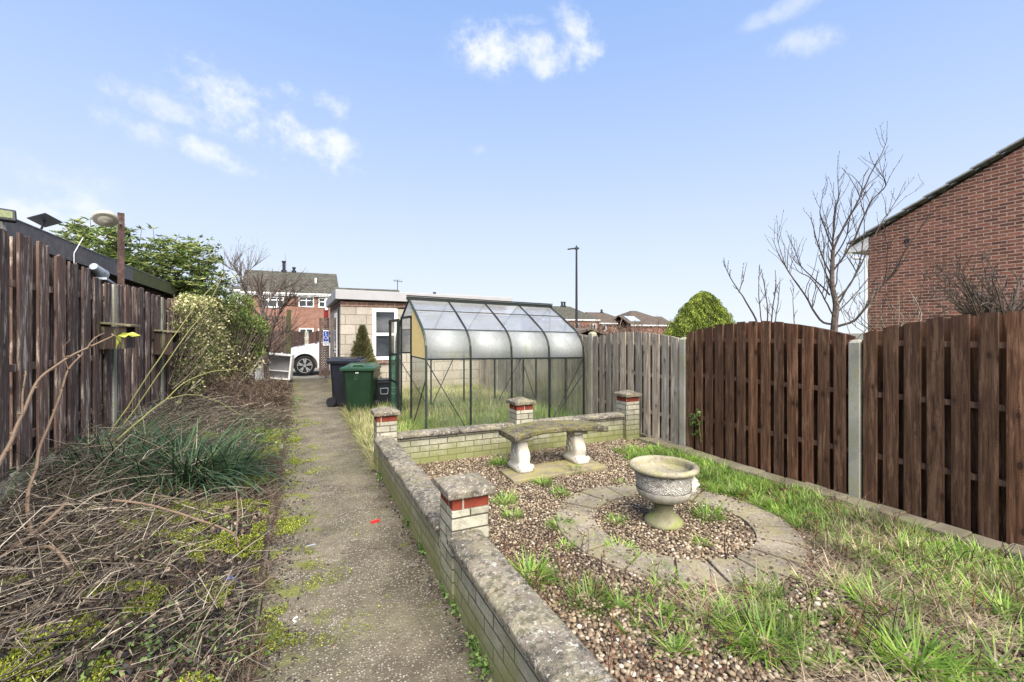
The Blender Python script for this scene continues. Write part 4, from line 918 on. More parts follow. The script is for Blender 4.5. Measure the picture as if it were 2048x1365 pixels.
# white gutter of the middle house, small shed behind the grey fence
s_ = thing('garden_shed', 'small brown garden shed with low pitched roof just behind the grey fence', 'shed', (6.6, 9.6, 0))
p1 = PX(1195, 664, 5.6); m = MB(); m.box(5.5, 6.2, 8.6, 10.2, -.04, 1.52); m.build('wall', M_fdark, s_)
m = MB(); m.add([(5.35, 8.45, 1.50), (5.35, 10.3, 1.50), (5.85, 8.45, 1.64), (5.85, 10.3, 1.64), (6.35, 8.45, 1.50), (6.35, 10.3, 1.50), (5.35, 8.45, 1.54), (5.35, 10.3, 1.54), (5.85, 8.45, 1.69), (5.85, 10.3, 1.69), (6.35, 8.45, 1.54), (6.35, 10.3, 1.54)],
      [(0, 1, 3, 2), (2, 3, 5, 4), (6, 8, 9, 7), (8, 10, 11, 9), (0, 2, 8, 6), (2, 4, 10, 8), (1, 7, 9, 3), (3, 9, 11, 5), (0, 6, 7, 1), (4, 5, 11, 10)]); m.build('roof', M_tile2, s_)

# ------------------------------------------------------------------ street lamp
p = Vector(P(1153, 500, 32)); lm = thing('street_lamp', 'tall black street lamp post rising behind the greenhouse', 'street lamp', (p.x, p.y, 0))
m = MB(); m.tube([(p.x, p.y, -.06), (p.x, p.y, 2), (p.x, p.y, p.z)], [.11, .09, .065], 12); m.build('pole', M_black, lm)
m = MB(); d = -Vector(RT); top = p.z
for a, b, w_, h_ in ((-.18, .15, .16, .12), (.1, .62, .26, .07)): m.bar(p+d*a+Vector((0, 0, .10)), p+d*b+Vector((0, 0, .10-.1*b)), w_, h_)
m.tube([p, p+Vector((0, 0, .2))], .09, 10); m.tube([p+Vector((0, 0, .2)), p+Vector((0, 0, .3))], .05, 8); m.build('lamp_head', M_black, lm, bevel=.02)

# ------------------------------------------------------------------ brick house on the right
BX = 12.6; bh = thing('brick_house', 'red brick gable end house with tiled verge behind the brown fence', 'house', (BX+3, 2, 0))
far = PX(1737, 480, BX); yf = float(far[1]); zf_ = float(far[2]); pr = PX(2048, 297, BX); slope = (pr[2]-zf_)/(yf-pr[1])
print('BH', yf, zf_, pr, slope)
ze = zf_+.05; yr = yf-6.2; zr = ze+slope*6.2
m = MB(); poly = [(yf, -.06), (yf, ze), (yr, zr), (yr-6.2, ze), (yr-6.2, -.06)]
m.prism(poly, lambda p: (BX, p[0], p[1]), lambda p: (BX+7, p[0], p[1])); m.build('wall', M_redbrick, bh)
m = MB(); o = .42; zo = ze-slope*o
top = [(yf+o, zo+.035), (yr, zr+.035), (yr-6.2-o, zo+.035)]; th = .03
m.prism([top[0], top[1], top[2], (top[2][0], top[2][1]+th), (top[1][0], top[1][1]+th), (top[0][0], top[0][1]+th)], lambda p: (BX-.06, p[0], p[1]), lambda p: (BX+7.1, p[0], p[1])); rf = m.build('roof', M_tile, bh)
# stepped verge tiles
m = MB(); L = math.hypot(6.2+o, slope*(6.2+o)); n = 17; dirv = Vector((0, -(6.2+o), slope*(6.2+o))).normalized(); nrm = Vector((0, slope, 1)).normalized()
for k in range(n):
    a = Vector((BX-.05, yf+o, zo+.10)) + dirv*(L*k/n); c = a+dirv*(L/n*.53)+nrm*.012
    m.obox(c, (.16, L/n*1.06, .03), Matrix.Rotation(-math.atan(slope), 4, 'X') @ Matrix.Rotation(.06, 4, 'X'))
m.build('verge_tiles', M_felt, rf)
m = MB(); m.prism([(yf+.003, ze-.30), (yf+o-.02, ze-.30), (yf+o-.02, zo+.03), (yf+.003, ze+.02)], lambda p: (BX-.02, p[0], p[1]), lambda p: (BX+7, p[0], p[1])); m.build('soffit', M_render, bh)
m = MB(); m.tube([(BX-.08, yf+o+.04, zo-.04), (BX+7, yf+o+.04, zo-.04)], .06, 12); m.tube([(BX+.03, yf+o+.03, zo-.08), (BX+.03, yf+o-.1, zo-.25), (BX+.03, yf+.06, zo-.32), (BX+.03, yf+.06, -.05)], .045, 8); m.build('gutter', M_upvc, bh)
p = PX(1814, 482, BX); m = MB(); m.lathe([(0, -.01), (.055, -.01), (.055, .01), (0, .01)], (BX-.008, p[1], p[2]), 16, Matrix.Rotation(math.pi/2, 4, 'Y')); m.build('vent_hole', M_black, bh)

# ------------------------------------------------------------------ trees and shrubs
def branch(m, pts, r0, r1, n=5, wig=0.):
    N = len(pts); m.tube([Vector(p) + (Vector(mnoise.noise_vector(Vector(p)*5))*wig) for p in pts], [r0+(r1-r0)*i/(N-1) for i in range(N)], n)
def spline(pts, n):
    """catmull-rom resample"""
    P_ = [np.array(p, float) for p in pts]; P_ = [2*P_[0]-P_[1]]+P_+[2*P_[-1]-P_[-2]]; out = []
    for i in range(1, len(P_)-2):
        for k in range(n):
            t = k/n; a, b, c, d = P_[i-1:i+3]; out.append(.5*((2*b)+(-a+c)*t+(2*a-5*b+4*c-d)*t*t+(-a+3*b-3*c+d)*t**3))
    out.append(P_[-2]); return out
def traced_tree(T_, m_, lines, d0, spread, spurs, sl, seed, sub=2, name='branches'):
    rr = random.Random(seed); m = MB()
    for pts, r0, r1, dd in lines:
        pp = [P(x, y, d0+dd*(i/(len(pts)-1))) for i, (x, y) in enumerate(pts)]
        sp_ = spline(pp, 4); branch(m, sp_, r0, r1, 6, .012)
        for k in range(int(spurs*len(pts))):
            i = rr.randrange(max(1, int(len(sp_)*.25)), len(sp_)); a = Vector(sp_[i]); f = 1-i/len(sp_)*.5
            tdir = (Vector(sp_[min(i+1, len(sp_)-1)])-Vector(sp_[i-1])).normalized()
            side = Vector((rr.gauss(0, 1), rr.gauss(0, 1), rr.gauss(0, .4))).normalized()
            dv = (tdir*.9+side*.75+Vector((0, 0, .45))).normalized(); L = sl*f*rr.uniform(.35, 1.2); q = [a]; cur = a; r_ = max(.0042, (r0+(r1-r0)*i/len(sp_))*.5)
            for s in range(4):
                dv = (dv+Vector((rr.gauss(0, .16), rr.gauss(0, .16), .13+rr.gauss(0, .1)))).normalized(); cur = cur+dv*L/4; q.append(cur)
                if sub and rr.random() < .22:
                    e = cur + (dv*.6+Vector((rr.gauss(0, .6), rr.gauss(0, .6), .6+rr.gauss(0, .3)))).normalized()*L*rr.uniform(.15, .4); m.tube([cur, (cur+e)/2+Vector((rr.gauss(0, .01), rr.gauss(0, .01), 0)), e], [r_*.6, r_*.5, .0028], 4)
                if rr.random() < .7: m.tube([cur, cur+(side*.6+Vector((0, 0, .8)))*.03], [.006, .003], 4)
            m.tube(q, [r_*(1-.45*i/4) for i in range(5)], 5)
    return m.build(name, m_, T_)
D0 = 9.2
bt = thing('bare_tree', 'tall leafless tree with upright twigs between the conifer and the brick house', 'tree', (float(P(1665, 660, D0)[0]), float(P(1665, 660, D0)[1]), 0))
base = P(1668, 660, D0); m = MB(); branch(m, spline([(base[0], base[1], -.04), (base[0]+.02, base[1], .8), tuple(base), P(1672, 610, D0), P(1664, 570, D0), P(1666, 500, D0)], 3), .085, .035, 8); m.build('trunk', M_bark, bt)
L1 = [([(1668, 655), (1672, 600), (1664, 560), (1665, 500), (1668, 440), (1672, 400)], .035, .008, .1),
      ([(1666, 500), (1690, 450), (1720, 395), (1745, 340), (1765, 305), (1775, 275)], .026, .004, .5),
      ([(1668, 540), (1700, 495), (1725, 440), (1745, 400), (1772, 372), (1760, 345), (1748, 330)], .02, .004, -.5),
      ([(1670, 620), (1690, 585), (1722, 530), (1760, 450), (1785, 415), (1812, 362)], .024, .004, .6),
      ([(1666, 500), (1650, 455), (1640, 425), (1645, 390)], .016, .004, -.3), ([(1666, 470), (1672, 420), (1677, 385), (1675, 358)], .014, .004, .3),
      ([(1665, 560), (1640, 500), (1625, 450), (1621, 435)], .016, .004, .4), ([(1660, 590), (1630, 560), (1600, 530), (1592, 505)], .018, .004, -.4),
      ([(1668, 650), (1640, 640), (1610, 590), (1585, 555), (1560, 515), (1545, 478)], .024, .004, .5), ([(1600, 575), (1575, 540), (1560, 500), (1555, 472)], .012, .003, .2),
      ([(1670, 640), (1650, 600), (1625, 560), (1600, 545), (1590, 535)], .018, .004, -.5), ([(1672, 600), (1700, 570), (1720, 520), (1728, 460), (1727, 410)], .02, .004, .2),
      ([(1668, 655), (1710, 640), (1750, 590), (1790, 540), (1815, 495), (1845, 452)], .026, .004, -.8), ([(1750, 590), (1770, 560), (1775, 500), (1770, 470)], .014, .004, -.3),
      ([(1670, 630), (1700, 600), (1735, 560), (1745, 545)], .014, .004, .7), ([(1666, 520), (1690, 480), (1700, 440), (1703, 400)], .014, .004, -.5), ([(1672, 610), (1655, 560), (1648, 510), (1652, 470)], .014, .004, .7)]
traced_tree(bt, M_barkdk, L1, D0, .5, 1.9, .95, 5)
b2 = thing('bare_shrub', 'small leafless shrub with thin forked stems right of the golden conifer', 'shrub', (float(P(1530, 640, 8.3)[0]), float(P(1530, 640, 8.3)[1]), 0))
L2 = [([(1522, 680), (1512, 640), (1490, 600), (1478, 582), (1455, 545), (1448, 515)], .02, .004, .2), ([(1478, 585), (1486, 560), (1494, 525)], .01, .004, .1), ([(1528, 680), (1520, 620), (1517, 580), (1518, 545)], .012, .004, -.2),
      ([(1532, 680), (1535, 620), (1530, 580), (1523, 540)], .014, .004, .3), ([(1540, 680), (1545, 620), (1552, 570), (1550, 540)], .014, .004, -.1), ([(1545, 680), (1552, 630), (1558, 590), (1560, 555)], .012, .004, .2), ([(1590, 690), (1588, 640), (1586, 600), (1588, 575)], .010, .003, .2)]
traced_tree(b2, M_barkdk, L2, 8.3, .3, 1.3, .35, 8)
b3 = thing('bare_shrub', 'dense leafless twiggy bush in front of the red brick gable wall', 'shrub', (float(P(1960, 640, 8)[0]), float(P(1960, 640, 8)[1]), 0))
rr = random.Random(4); L3 = []
for k in range(34):
    x1_ = rr.uniform(1850, 2110); y1_ = rr.uniform(505, 625) + max(0, (1910-x1_))*.7; xb = rr.uniform(1960, 2060)
    L3.append(([(xb, 680), (xb+(x1_-xb)*.35, 632), (xb+(x1_-xb)*.7, 600+(y1_-600)*.4), (x1_, y1_)], rr.uniform(.010, .022), .003, rr.uniform(-1.1, 1.1)))
L3 += [([(2010, 690), (1980, 625), (1955, 600), (1935, 575)], .05, .02, -.4), ([(2010, 690), (2030, 610), (2040, 560)], .045, .015, .2)]
traced_tree(b3, M_bark, L3, 7.6, .8, 3.2, .42, 9)
b4 = thing('bare_shrub', 'pale thin leafless stems between the tree trunk and the brick house corner', 'shrub', (float(P(1740, 650, 7.5)[0]), float(P(1740, 650, 7.5)[1]), 0))
L4 = [([(rr.uniform(1700, 1800), 690), (x_, 640), (x_+rr.uniform(-25, 25), rr.uniform(560, 620))], .006, .0025, rr.uniform(-.4, .6)) for x_ in range(1690, 1850, 9)]
traced_tree(b4, M_twig, L4, 7.4, .3, 1.2, .3, 12)
# golden conifer: drooping sprays over an uneven dome
c0 = P(1406, 660, 10.6); gc = thing('golden_conifer', 'bright yellow green rounded conifer above the end of the grey fence', 'conifer', (c0[0], c0[1], 0))
m = MB(); m.tube([(c0[0], c0[1], -.04), (c0[0], c0[1], 2.2)], [.08, .03], 8); m.build('trunk', M_bark, gc)
N = 52000; t = R.uniform(0, 2*np.pi, N); h = R.uniform(0, 1, N)**.8
rad = 1.08*np.clip(1-h, 0, 1)**.66
lump = nval(np.cos(t)*2.2+5, h*3.+np.sin(t)*2.2, 1.3, 2.)+.8*nval(np.cos(t)*2+h*2, np.sin(t)*2-h*4, 2.6, 6.)
rad = rad*(1+.26*lump)*R.uniform(.72, 1.06, N); rad = np.maximum(rad, 0)
cen = np.stack([c0[0]+rad*np.cos(t), c0[1]+rad*np.sin(t), .9+h*1.62+.05*lump], 1)
dv = np.stack([np.cos(t)*.6, np.sin(t)*.6, np.full(N, -.95)], 1)+R.normal(size=(N, 3))*.28
V, Fc = leaves(cen, dv, R.uniform(.025, .07, N), R.uniform(.008, .018, N)); npmesh('crown', V, Fc, M_gold, gc)
V, Fc = leaves((cen[:4000]-[c0[0], c0[1], .9])*[.8, .8, .88]+[c0[0], c0[1], .9], rdir(4000), .14, .10); npmesh('inner_foliage', V, Fc, M_dullcon, gc)
# conical shrub at the garage
c0 = np.array([1.45, 11.9, 0]); dc = thing('conical_conifer', 'dull olive cone shaped conifer by the garage window', 'conifer', c0)
m = MB(); m.tube([c0, c0+[0, 0, 1.45]], [.04, .01], 6); m.build('trunk', M_bark, dc)
cb_ = PY(725, 742, 11.9); ct_ = PY(727, 655, 11.9); print('CONE', cb_, ct_)
N = 9000; h = R.uniform(0, 1, N)**1.3; t = R.uniform(0, 2*np.pi, N); rad = .42*(1-h)**.9*R.uniform(.4, 1.1, N)
cen = np.stack([cb_[0]+rad*np.cos(t), 11.9+rad*np.sin(t), .35+h*(ct_[2]-.35)], 1)
dc.location = (float(cb_[0]), 11.9, 0)
V, Fc = leaves(cen, np.stack([np.cos(t), np.sin(t), np.full(N, 1.1)], 1)+R.normal(size=(N, 3))*.3, R.uniform(.04, .12, N), .02)
npmesh('crown', V, Fc, M_dullcon, dc)

# ------------------------------------------------------------------ left fence and what is around it
lf = thing('wooden_fence', 'tall peeling brown board fence on concrete gravel boards along the left bed', 'fence', (LX, 8, .2))
zk = [(3.0, 2.2), (4.3, 2.36), (5, 2.42), (5.6, 2.40), (6.5, 2.29), (7.28, 2.17), (7.3, 2.19), (8.4, 2.25), (9.5, 2.18), (10.6, 2.22), (11.6, 2.15), (12.7, 2.2), (14, 2.15), (17, 2.15)]
def lz(y): return float(np.interp(y, [a for a, b in zk], [b for a, b in zk]))
LP = [2.9, 5.1, 7.30, 9.50, 11.7, 13.9, 16.1]
rr = random.Random(77)
for i in range(len(LP)-1):
    b = MB(); y = LP[i]+.02 if i != 2 else LP[i]+.06; e = LP[i+1]-.04; k = 0
    if i in (0, 1): pit = .315
    else: pit = .30
    n = round((e-y)/pit); pit = (e-y)/n
    for k in range(n):
        c = y+(k+.5)*pit; wd = pit*.61*rr.uniform(.94, 1.05); x0 = LX+.02+rr.uniform(-.006, .006); zt = lz(c)+rr.uniform(-.02, .015)
        nseg = 5; pts_ = [(c-wd/2+wd*q/nseg, zt+rr.uniform(-.022, .004)) for q in range(nseg+1)]; poly = [(c-wd/2, .44), (c+wd/2, .44)]+pts_[::-1]
        b.prism(poly, lambda p: (x0+.02, p[0], p[1]), lambda p: (x0, p[0], p[1]))
        if k < n-1 or 1:
            c2 = c+pit/2; b.box(LX-.07, LX-.052, c2-pit*.485, min(e, c2+pit*.485), .44, zt-.02)
    o = b.build('fence_panel', M_fence_l, lf); r_ = MB()
    for z in (.7, 1.3, 2.0): r_.box(LX-.026, LX+.012, LP[i]+.02, LP[i+1]-.04, z-.03, z+.03)
    r_.build('rail', M_fence_l, o)
    MB().box(LX-.02, LX+.03, LP[i]+.01, LP[i+1]-.01, .02, .43).build('gravel_board', M_gboard, lf, bevel=.006)
for Y in LP[2:]: 
    MB().box(LX-.06, LX+.055, Y-.06, Y+.05, 0, lz(Y)+.0).build('post', M_post, lf, bevel=.006)
M_lid = mat('mossy_lid_wood', wood((.20, .18, .11), (.32, .31, .19), (.08, .07, .04), .6, False), .9, .5)
def nestbox(label, y0, y1, z0, z1, dep):
    t = thing('nest_box', label, 'bird box', (LX+.2, (y0+y1)/2, z0), 'wooden nest boxes on the left fence'); x0 = LX+.045; x1 = x0+dep; th = .015
    m = MB(); m.box(x0, x1, y0, y0+th, z0, z1); m.box(x0, x1, y1-th, y1, z0, z1); m.box(x0, x0+th, y0+th, y1-th, z0, z1+.03); m.box(x0+th, x1, y0+th, y1-th, z0, z0+th)
    m.box(x1-th, x1, y0+th, y1-th, z0+th, z0+(z1-z0)*.55); m.build('box', M_boxwood, t)
    m = MB(); m.add([(x0, y0-.03, z1+.035), (x1+.05, y0-.03, z1+.004), (x1+.05, y1+.03, z1+.004), (x0, y1+.03, z1+.035), (x0, y0-.03, z1+.055), (x1+.05, y0-.03, z1+.022), (x1+.05, y1+.03, z1+.022), (x0, y1+.03, z1+.055)], MB.BF); m.build('lid', M_lid, t)
    m = MB(); m.box(x0-.002, x0+.02, y0-.035-.03, y0-.035+.02, z1-.1, z1+.16); m.build('bracket', M_boxwood, t)
nestbox('open fronted wooden nest box on the left fence, the nearer of two', 6.80, 7.12, 1.40, 1.66, .25)
nestbox('mossy wooden nest box further along the left fence, the farther of two', 8.95, 9.40, 1.24, 1.58, .25)
# lean-to behind the fence
SX = -2.52; sh = thing('lean_to_shed', 'long lean-to shed with dark fascia and grey felt roof behind the left fence', 'shed', (SX-1.2, 9.3, 0))
MB().box(SX-2.6, SX-.12, 6.1, 12.6, -.04, 2.42).build('wall', M_fdark, sh)
m = MB(); m.add([(SX-.02, 5.9, 2.50), (SX-.02, 12.85, 2.45), (SX-2.8, 12.85, 2.75), (SX-2.8, 5.9, 2.80), (SX-.02, 5.9, 2.66), (SX-.02, 12.85, 2.60), (SX-2.8, 12.85, 2.9), (SX-2.8, 5.9, 2.95)], MB.BF); m.build('roof', M_felt, sh)
m = MB(); m.add([(SX-.02, 5.88, 2.47), (SX+.012, 5.88, 2.47), (SX+.012, 9.5, 2.44), (SX-.02, 9.5, 2.44), (SX-.02, 5.88, 2.69), (SX+.012, 5.88, 2.69), (SX+.012, 9.5, 2.66), (SX-.02, 9.5, 2.66)], MB.BF)
m.build('fascia', M_fascia, sh)
m = MB(); m.add([(SX-.02, 9.505, 2.44), (SX+.014, 9.505, 2.44), (SX+.014, 12.87, 2.40), (SX-.02, 12.87, 2.40), (SX-.02, 9.505, 2.655), (SX+.014, 9.505, 2.655), (SX+.014, 12.87, 2.62), (SX-.02, 12.87, 2.62)], MB.BF); m.build('fascia', M_mossy, sh)['label'] = 'green algae stained fascia board'
m = MB(); m.add([(SX+.02, 5.88, 2.694), (SX+.02, 12.87, 2.625), (SX-.16, 12.87, 2.675), (SX-.16, 5.88, 2.744), (SX+.02, 5.88, 2.70), (SX+.02, 12.87, 2.631), (SX-.16, 12.87, 2.681), (SX-.16, 5.88, 2.75)], MB.BF); m.build('flashing', M_felt, sh)
m = MB(); m.box(SX-2.8, SX-.022, 5.86, 5.89, 2.5, 2.75); m.build('end_board', M_fascia, sh)
# floodlight at the shed corner
p = Vector(PX(2, 430, -2.42)); fl = thing('floodlight', 'black framed square floodlight at the top left on the shed corner', 'floodlight', p)
Mf = Matrix.Rotation(.55, 4, 'Z') @ Matrix.Rotation(-.35, 4, 'X')
m = MB(); m.obox(p, (.19, .045, .12), Mf); m.build('housing', M_black, fl, bevel=.012)
m = MB(); m.obox(p+Mf.to_3x3() @ Vector((0, -.024, 0)), (.135, .006, .070), Mf); m.build('lens', M_lampglass, fl)
m = MB(); m.tube([p+Vector((0, .03, -.05)), p+Vector((.0, .06, -.12)), p+Vector((-.06, .12, -.16))], .01, 6); m.build('bracket', M_galv, fl)
# dark square panel on a stalk
p = Vector(PX(90, 441, -2.75)); dp = thing('solar_panel', 'small dark diamond shaped panel on a short stalk above the shed roof', 'panel', p)
Mp = Matrix.Rotation(math.radians(21), 4, 'Z') @ Matrix.Rotation(math.radians(66), 4, 'X') @ Matrix.Rotation(math.radians(45), 4, 'Y')
m = MB(); m.obox(p, (.215, .014, .215), Mp); m.build('plate', M_black, dp, bevel=.006)
m = MB(); m.tube([p, p+Vector((-.03, .0, -.10)), p+Vector((-.05, 0, -.13))], .012, 6); m.build('stalk', M_black, dp)
# brown pole with cream security lamp
p = Vector(PX(242, 427, -2.24)); m = MB(); m.obox((p.x, p.y, (p.z+1.5)/2), (.075, .075, p.z-1.5), Matrix.Rotation(.25, 4, 'Z')); 
tag(m.build('lamp_pole', M_polebr), 'square brown timber pole standing up behind the left fence', 'pole')
q = Vector(PX(211, 437, -2.28)); sl_ = thing('security_lamp', 'cream round security lamp mounted on the brown timber pole', 'lamp', q)
Ms = Matrix.Rotation(math.radians(17), 4, 'Z') @ Matrix.Rotation(math.radians(-34), 4, 'X')
m = MB(); m.lathe([(0, .055), (.07, .05), (.115, .03), (.13, 0), (.13, -.03), (.115, -.035)], q, 28, Ms); m.build('shade', M_cream, sl_, smooth=True)
m = MB(); m.lathe([(0, -.055), (.05, -.05), (.075, -.035), (.08, -.03), (.08, -.02), (0, -.02)], q+Vector((0, 0, -.012)), 20, Ms); m.build('sensor', M_cream, sl_, smooth=True)
m = MB(); m.tube([q+Vector((.10, .05, -.03)), p+Vector((0, 0, -.15))], .014, 6); m.build('arm', M_cream, sl_)
# metal cowl and rod
p = Vector(PX(197, 543, -2.36)); cw = thing('metal_cowl', 'grey metal flue cowl under the shed fascia behind the fence top', 'cowl', p)
m = MB(); m.tube([p+Vector((-.02, -.10, .05)), p+Vector((.0, .02, .0)), p+Vector((0, .13, -.03))], [.045, .06, .075], 14); m.build('hood', M_galv, cw, smooth=False)
m = MB(); m.obox(p+Vector((.02, .22, -.12)), (.12, .42, .03), Matrix.Rotation(-.15, 4, 'X')); m.build('flashing', M_galv, cw)
a = Vector(PX(148, 507, -2.42)); b = Vector(PX(166, 476, -2.42)); m = MB(); m.tube([a+Vector((0, 0, -.2)), a, b], .0035, 6); tag(m.build('white_rod', M_signw), 'thin white rod leaning out over the fence top', 'rod')

# evergreen shrub behind the lean-to (whorls of long leaves at twig ends)
def whorls(T_, pts, m_, L, W, k=7, up=.7):
    V = []; n = len(pts); az = R.uniform(0, 2*np.pi, (n, k)); 
    d = np.stack([np.cos(az), np.sin(az), R.uniform(-.15, up, (n, k))], 2).reshape(-1, 3)
    c = np.repeat(pts, k, 0) + d*.01; v, f = leaves(c, d, R.uniform(L*.7, L*1.15, n*k), R.uniform(W*.8, W*1.2, n*k), .12)
    return npmesh('foliage', v, f, m_, T_)
def cloudpts(n, lobes):
    out = []
    for (x, y, d, rpx, k) in lobes:
        c = P(x, y, d); r = rpx*d/F; q = R.normal(size=(int(n*k), 3)); q /= np.linalg.norm(q, axis=1)[:, None]; q *= (R.uniform(.35, 1.08, (len(q), 1))**.5)*r; q[:, 2] *= .8
        out.append(c+q)
    return np.concatenate(out)
rh = thing('evergreen_shrub', 'large glossy evergreen shrub with whorled leaves overhanging the lean-to roof', 'shrub', (-3.4, 10.5, 0))
lob = [(150, 478, 9, 30, .5), (200, 490, 9, 42, 1.), (270, 520, 9.5, 50, 1.3), (320, 540, 10, 55, 1.6), (370, 545, 10.5, 55, 1.6), (400, 520, 10.5, 38, .8), (340, 505, 10, 30, .6), (420, 575, 10.5, 40, 1.), (300, 560, 10, 40, 1.3), (235, 470, 9, 24, .35), (380, 600, 10.8, 45, 1.5), (350, 585, 10.4, 35, 1.3), (420, 600, 10.8, 35, 1.2), (235, 520, 9.2, 30, .9)]
pts = cloudpts(120, lob); ex = []
for (x, y, d, rp, k) in lob[:9]:
    for q in range(9):
        a_ = U(-.3, 3.4); e = P(x+rp*U(.9, 1.45)*math.cos(a_), y-rp*U(.85, 1.3)*abs(math.sin(a_)), d+U(-.2, .2)); ex.append(e)
        sm = MB(); branch(sm, [P(x+rp*.4*math.cos(a_), y-rp*.3*abs(math.sin(a_)), d), (P(x+rp*.5*math.cos(a_), y-rp*.5*abs(math.sin(a_)), d)+e)/2+np.array([0, 0, .02]), e], .007, .004, 4)
        ex.append((P(x+rp*.5*math.cos(a_), y-rp*.5*abs(math.sin(a_)), d)+e)/2); SPR = globals().setdefault('SPR', MB()); SPR.add(sm.v, sm.f)
SPR.build('sprigs', M_barkdk, rh); pts = np.concatenate([pts, np.array(ex)]); whorls(rh, pts, M_rhodo, .12, .034)
m = MB(); 
for (x, y, d, rp, k) in lob[:8]: 
    e = P(x, y, d); branch(m, spline([(-3.6, 10.8, 1.2), ((-3.6+e[0])/2, (10.8+e[1])/2, (1.4+e[2])/2+.1), tuple(e)], 3), .03, .01, 5)
for x, y in ((306, 458), (430, 497), (445, 520), (180, 440), (260, 462), (405, 500)):
    e = P(x, y, 9.8); branch(m, [P(x-12, y+70, 10), P(x+3, y+25, 9.9), e], .008, .004, 4)
m.build('stems', M_barkdk, rh)
whorls(rh, np.array([P(x, y, 9.8) for x, y in ((306, 458), (430, 497), (445, 520), (180, 440), (260, 462), (405, 500), (150, 452), (225, 455))]), M_rhodo, .16, .045)
# pale ivy spilling over the fence
iv = thing('ivy', 'pale yellow variegated ivy covering the far part of the left fence', 'ivy', (LX+.1, 11.3, .2))
N = 17000; yy = R.uniform(9.3, 14.6, N); zz = R.uniform(.3, 2.35, N); keep = (nval(yy, zz, 1.6, 4.)+.5*nval(yy, zz, 5., 9.)+.20-.35*(yy < 10.2)+.35*(zz-1.3)*0 > -.12+ .25*(yy < 9.9)); keep &= R.uniform(size=N) < np.clip((yy-9.3)*1.1, .15, 1); yy = yy[keep]; zz = zz[keep]; N = len(yy)
xx = LX+.04+np.abs(R.normal(size=N))*.13*(1+nval(yy, zz, 2.5, 1.))+.08*np.clip(yy-10, 0, 2); cen = np.stack([xx, yy, zz], 1)
V, Fc = leaves(cen, rdir(N)+[.6, -.3, -.5], R.uniform(.03, .065, N), R.uniform(.025, .048, N)); npmesh('foliage', V, Fc, M_ivy, iv)
k = R.uniform(size=N) < .28; c2 = cen[k]+[.03, 0, 0]; V, Fc = leaves(c2, rdir(len(c2))+[.4, -.3, -.3], R.uniform(.05, .1, len(c2)), R.uniform(.02, .045, len(c2))); npmesh('green_foliage', V, Fc, M_bamboo, iv)
N = 420; a = np.stack([np.full(N, LX+.12)+R.uniform(0, .15, N), R.uniform(9.3, 14, N), R.uniform(.2, 1.8, N)], 1); b = a+np.stack([R.uniform(-.05, .45, N), R.normal(size=N)*.2, R.uniform(.2, .7, N)], 1); V, Fc = sticks(a, b, .006, .003); npmesh('stems', V, Fc, M_twig, iv)
# light green leafy shrub further along
lg = thing('leafy_shrub', 'light green feathery shrub beyond the ivy at the foot of the bare tree', 'shrub', (-1.9, 13.3, .2))
lob = [(440, 625, 12.2, 34, 1), (470, 645, 12.2, 40, 1.2), (450, 690, 12, 40, 1), (500, 660, 12.4, 36, 1), (500, 700, 12.4, 30, .7), (425, 660, 12, 34, .8), (400, 615, 11.5, 28, .6), (480, 610, 12.5, 26, .6)]
pts = cloudpts(1300, lob); N = len(pts); V, Fc = leaves(pts, rdir(N, .5), R.uniform(.07, .16, N), R.uniform(.015, .035, N)); npmesh('foliage', V, Fc, M_bamboo, lg)
pts = cloudpts(420, [(430, 720, 11.5, 44, 1), (470, 730, 12, 40, 1), (500, 725, 12.4, 28, .6), (400, 740, 11, 38, 1)]); N = len(pts); V, Fc = leaves(pts, rdir(N, 0), R.uniform(.05, .1, N), R.uniform(.04, .07, N)); npmesh('foliage', V, Fc, M_ivy, lg)
a = cloudpts(160, lob); b = np.stack([a[:, 0]*.3-1.9*.7, a[:, 1]*.3+13.3*.7, np.full(len(a), .1)], 1); V, Fc = sticks(b, a, .01, .004); npmesh('stems', V, Fc, M_twig, lg)
# bare thorny tree at the end of the bed
tt = thing('bare_tree', 'gnarled leafless tree with tangled dark branches in front of the far brick house', 'tree', (float(G(535, 775)[0]), float(G(535, 775)[1]), .1))
DT = 13.6; L5 = [([(535, 770), (532, 720), (535, 680), (528, 640), (520, 600), (522, 575)], .085, .03, .2), ([(535, 700), (545, 660), (560, 625), (572, 605), (590, 590)], .045, .008, -.4), ([(532, 650), (510, 620), (495, 590), (482, 560), (478, 545), (468, 530), (486, 505)], .035, .006, .5),
      ([(528, 640), (540, 600), (560, 580), (590, 572), (612, 580)], .03, .006, .6), ([(535, 690), (560, 670), (575, 665), (590, 680), (600, 690)], .025, .006, .2), ([(530, 660), (505, 650), (480, 620), (465, 600)], .025, .006, .4), ([(545, 620), (570, 612), (600, 613), (635, 608)], .02, .005, -.3),
      ([(522, 600), (505, 575), (490, 570), (460, 575)], .02, .005, .1), ([(478, 545), (455, 535), (430, 515)], .012, .004, .1), ([(540, 640), (520, 610), (545, 590), (560, 575)], .02, .005, .5), ([(535, 730), (555, 700), (580, 690)], .02, .005, 0), ([(532, 720), (510, 690), (490, 680)], .02, .005, 0), ([(480, 560), (500, 540), (512, 530)], .01, .003, .1)]
traced_tree(tt, M_bark, L5, DT, .5, 9., .95, 21)
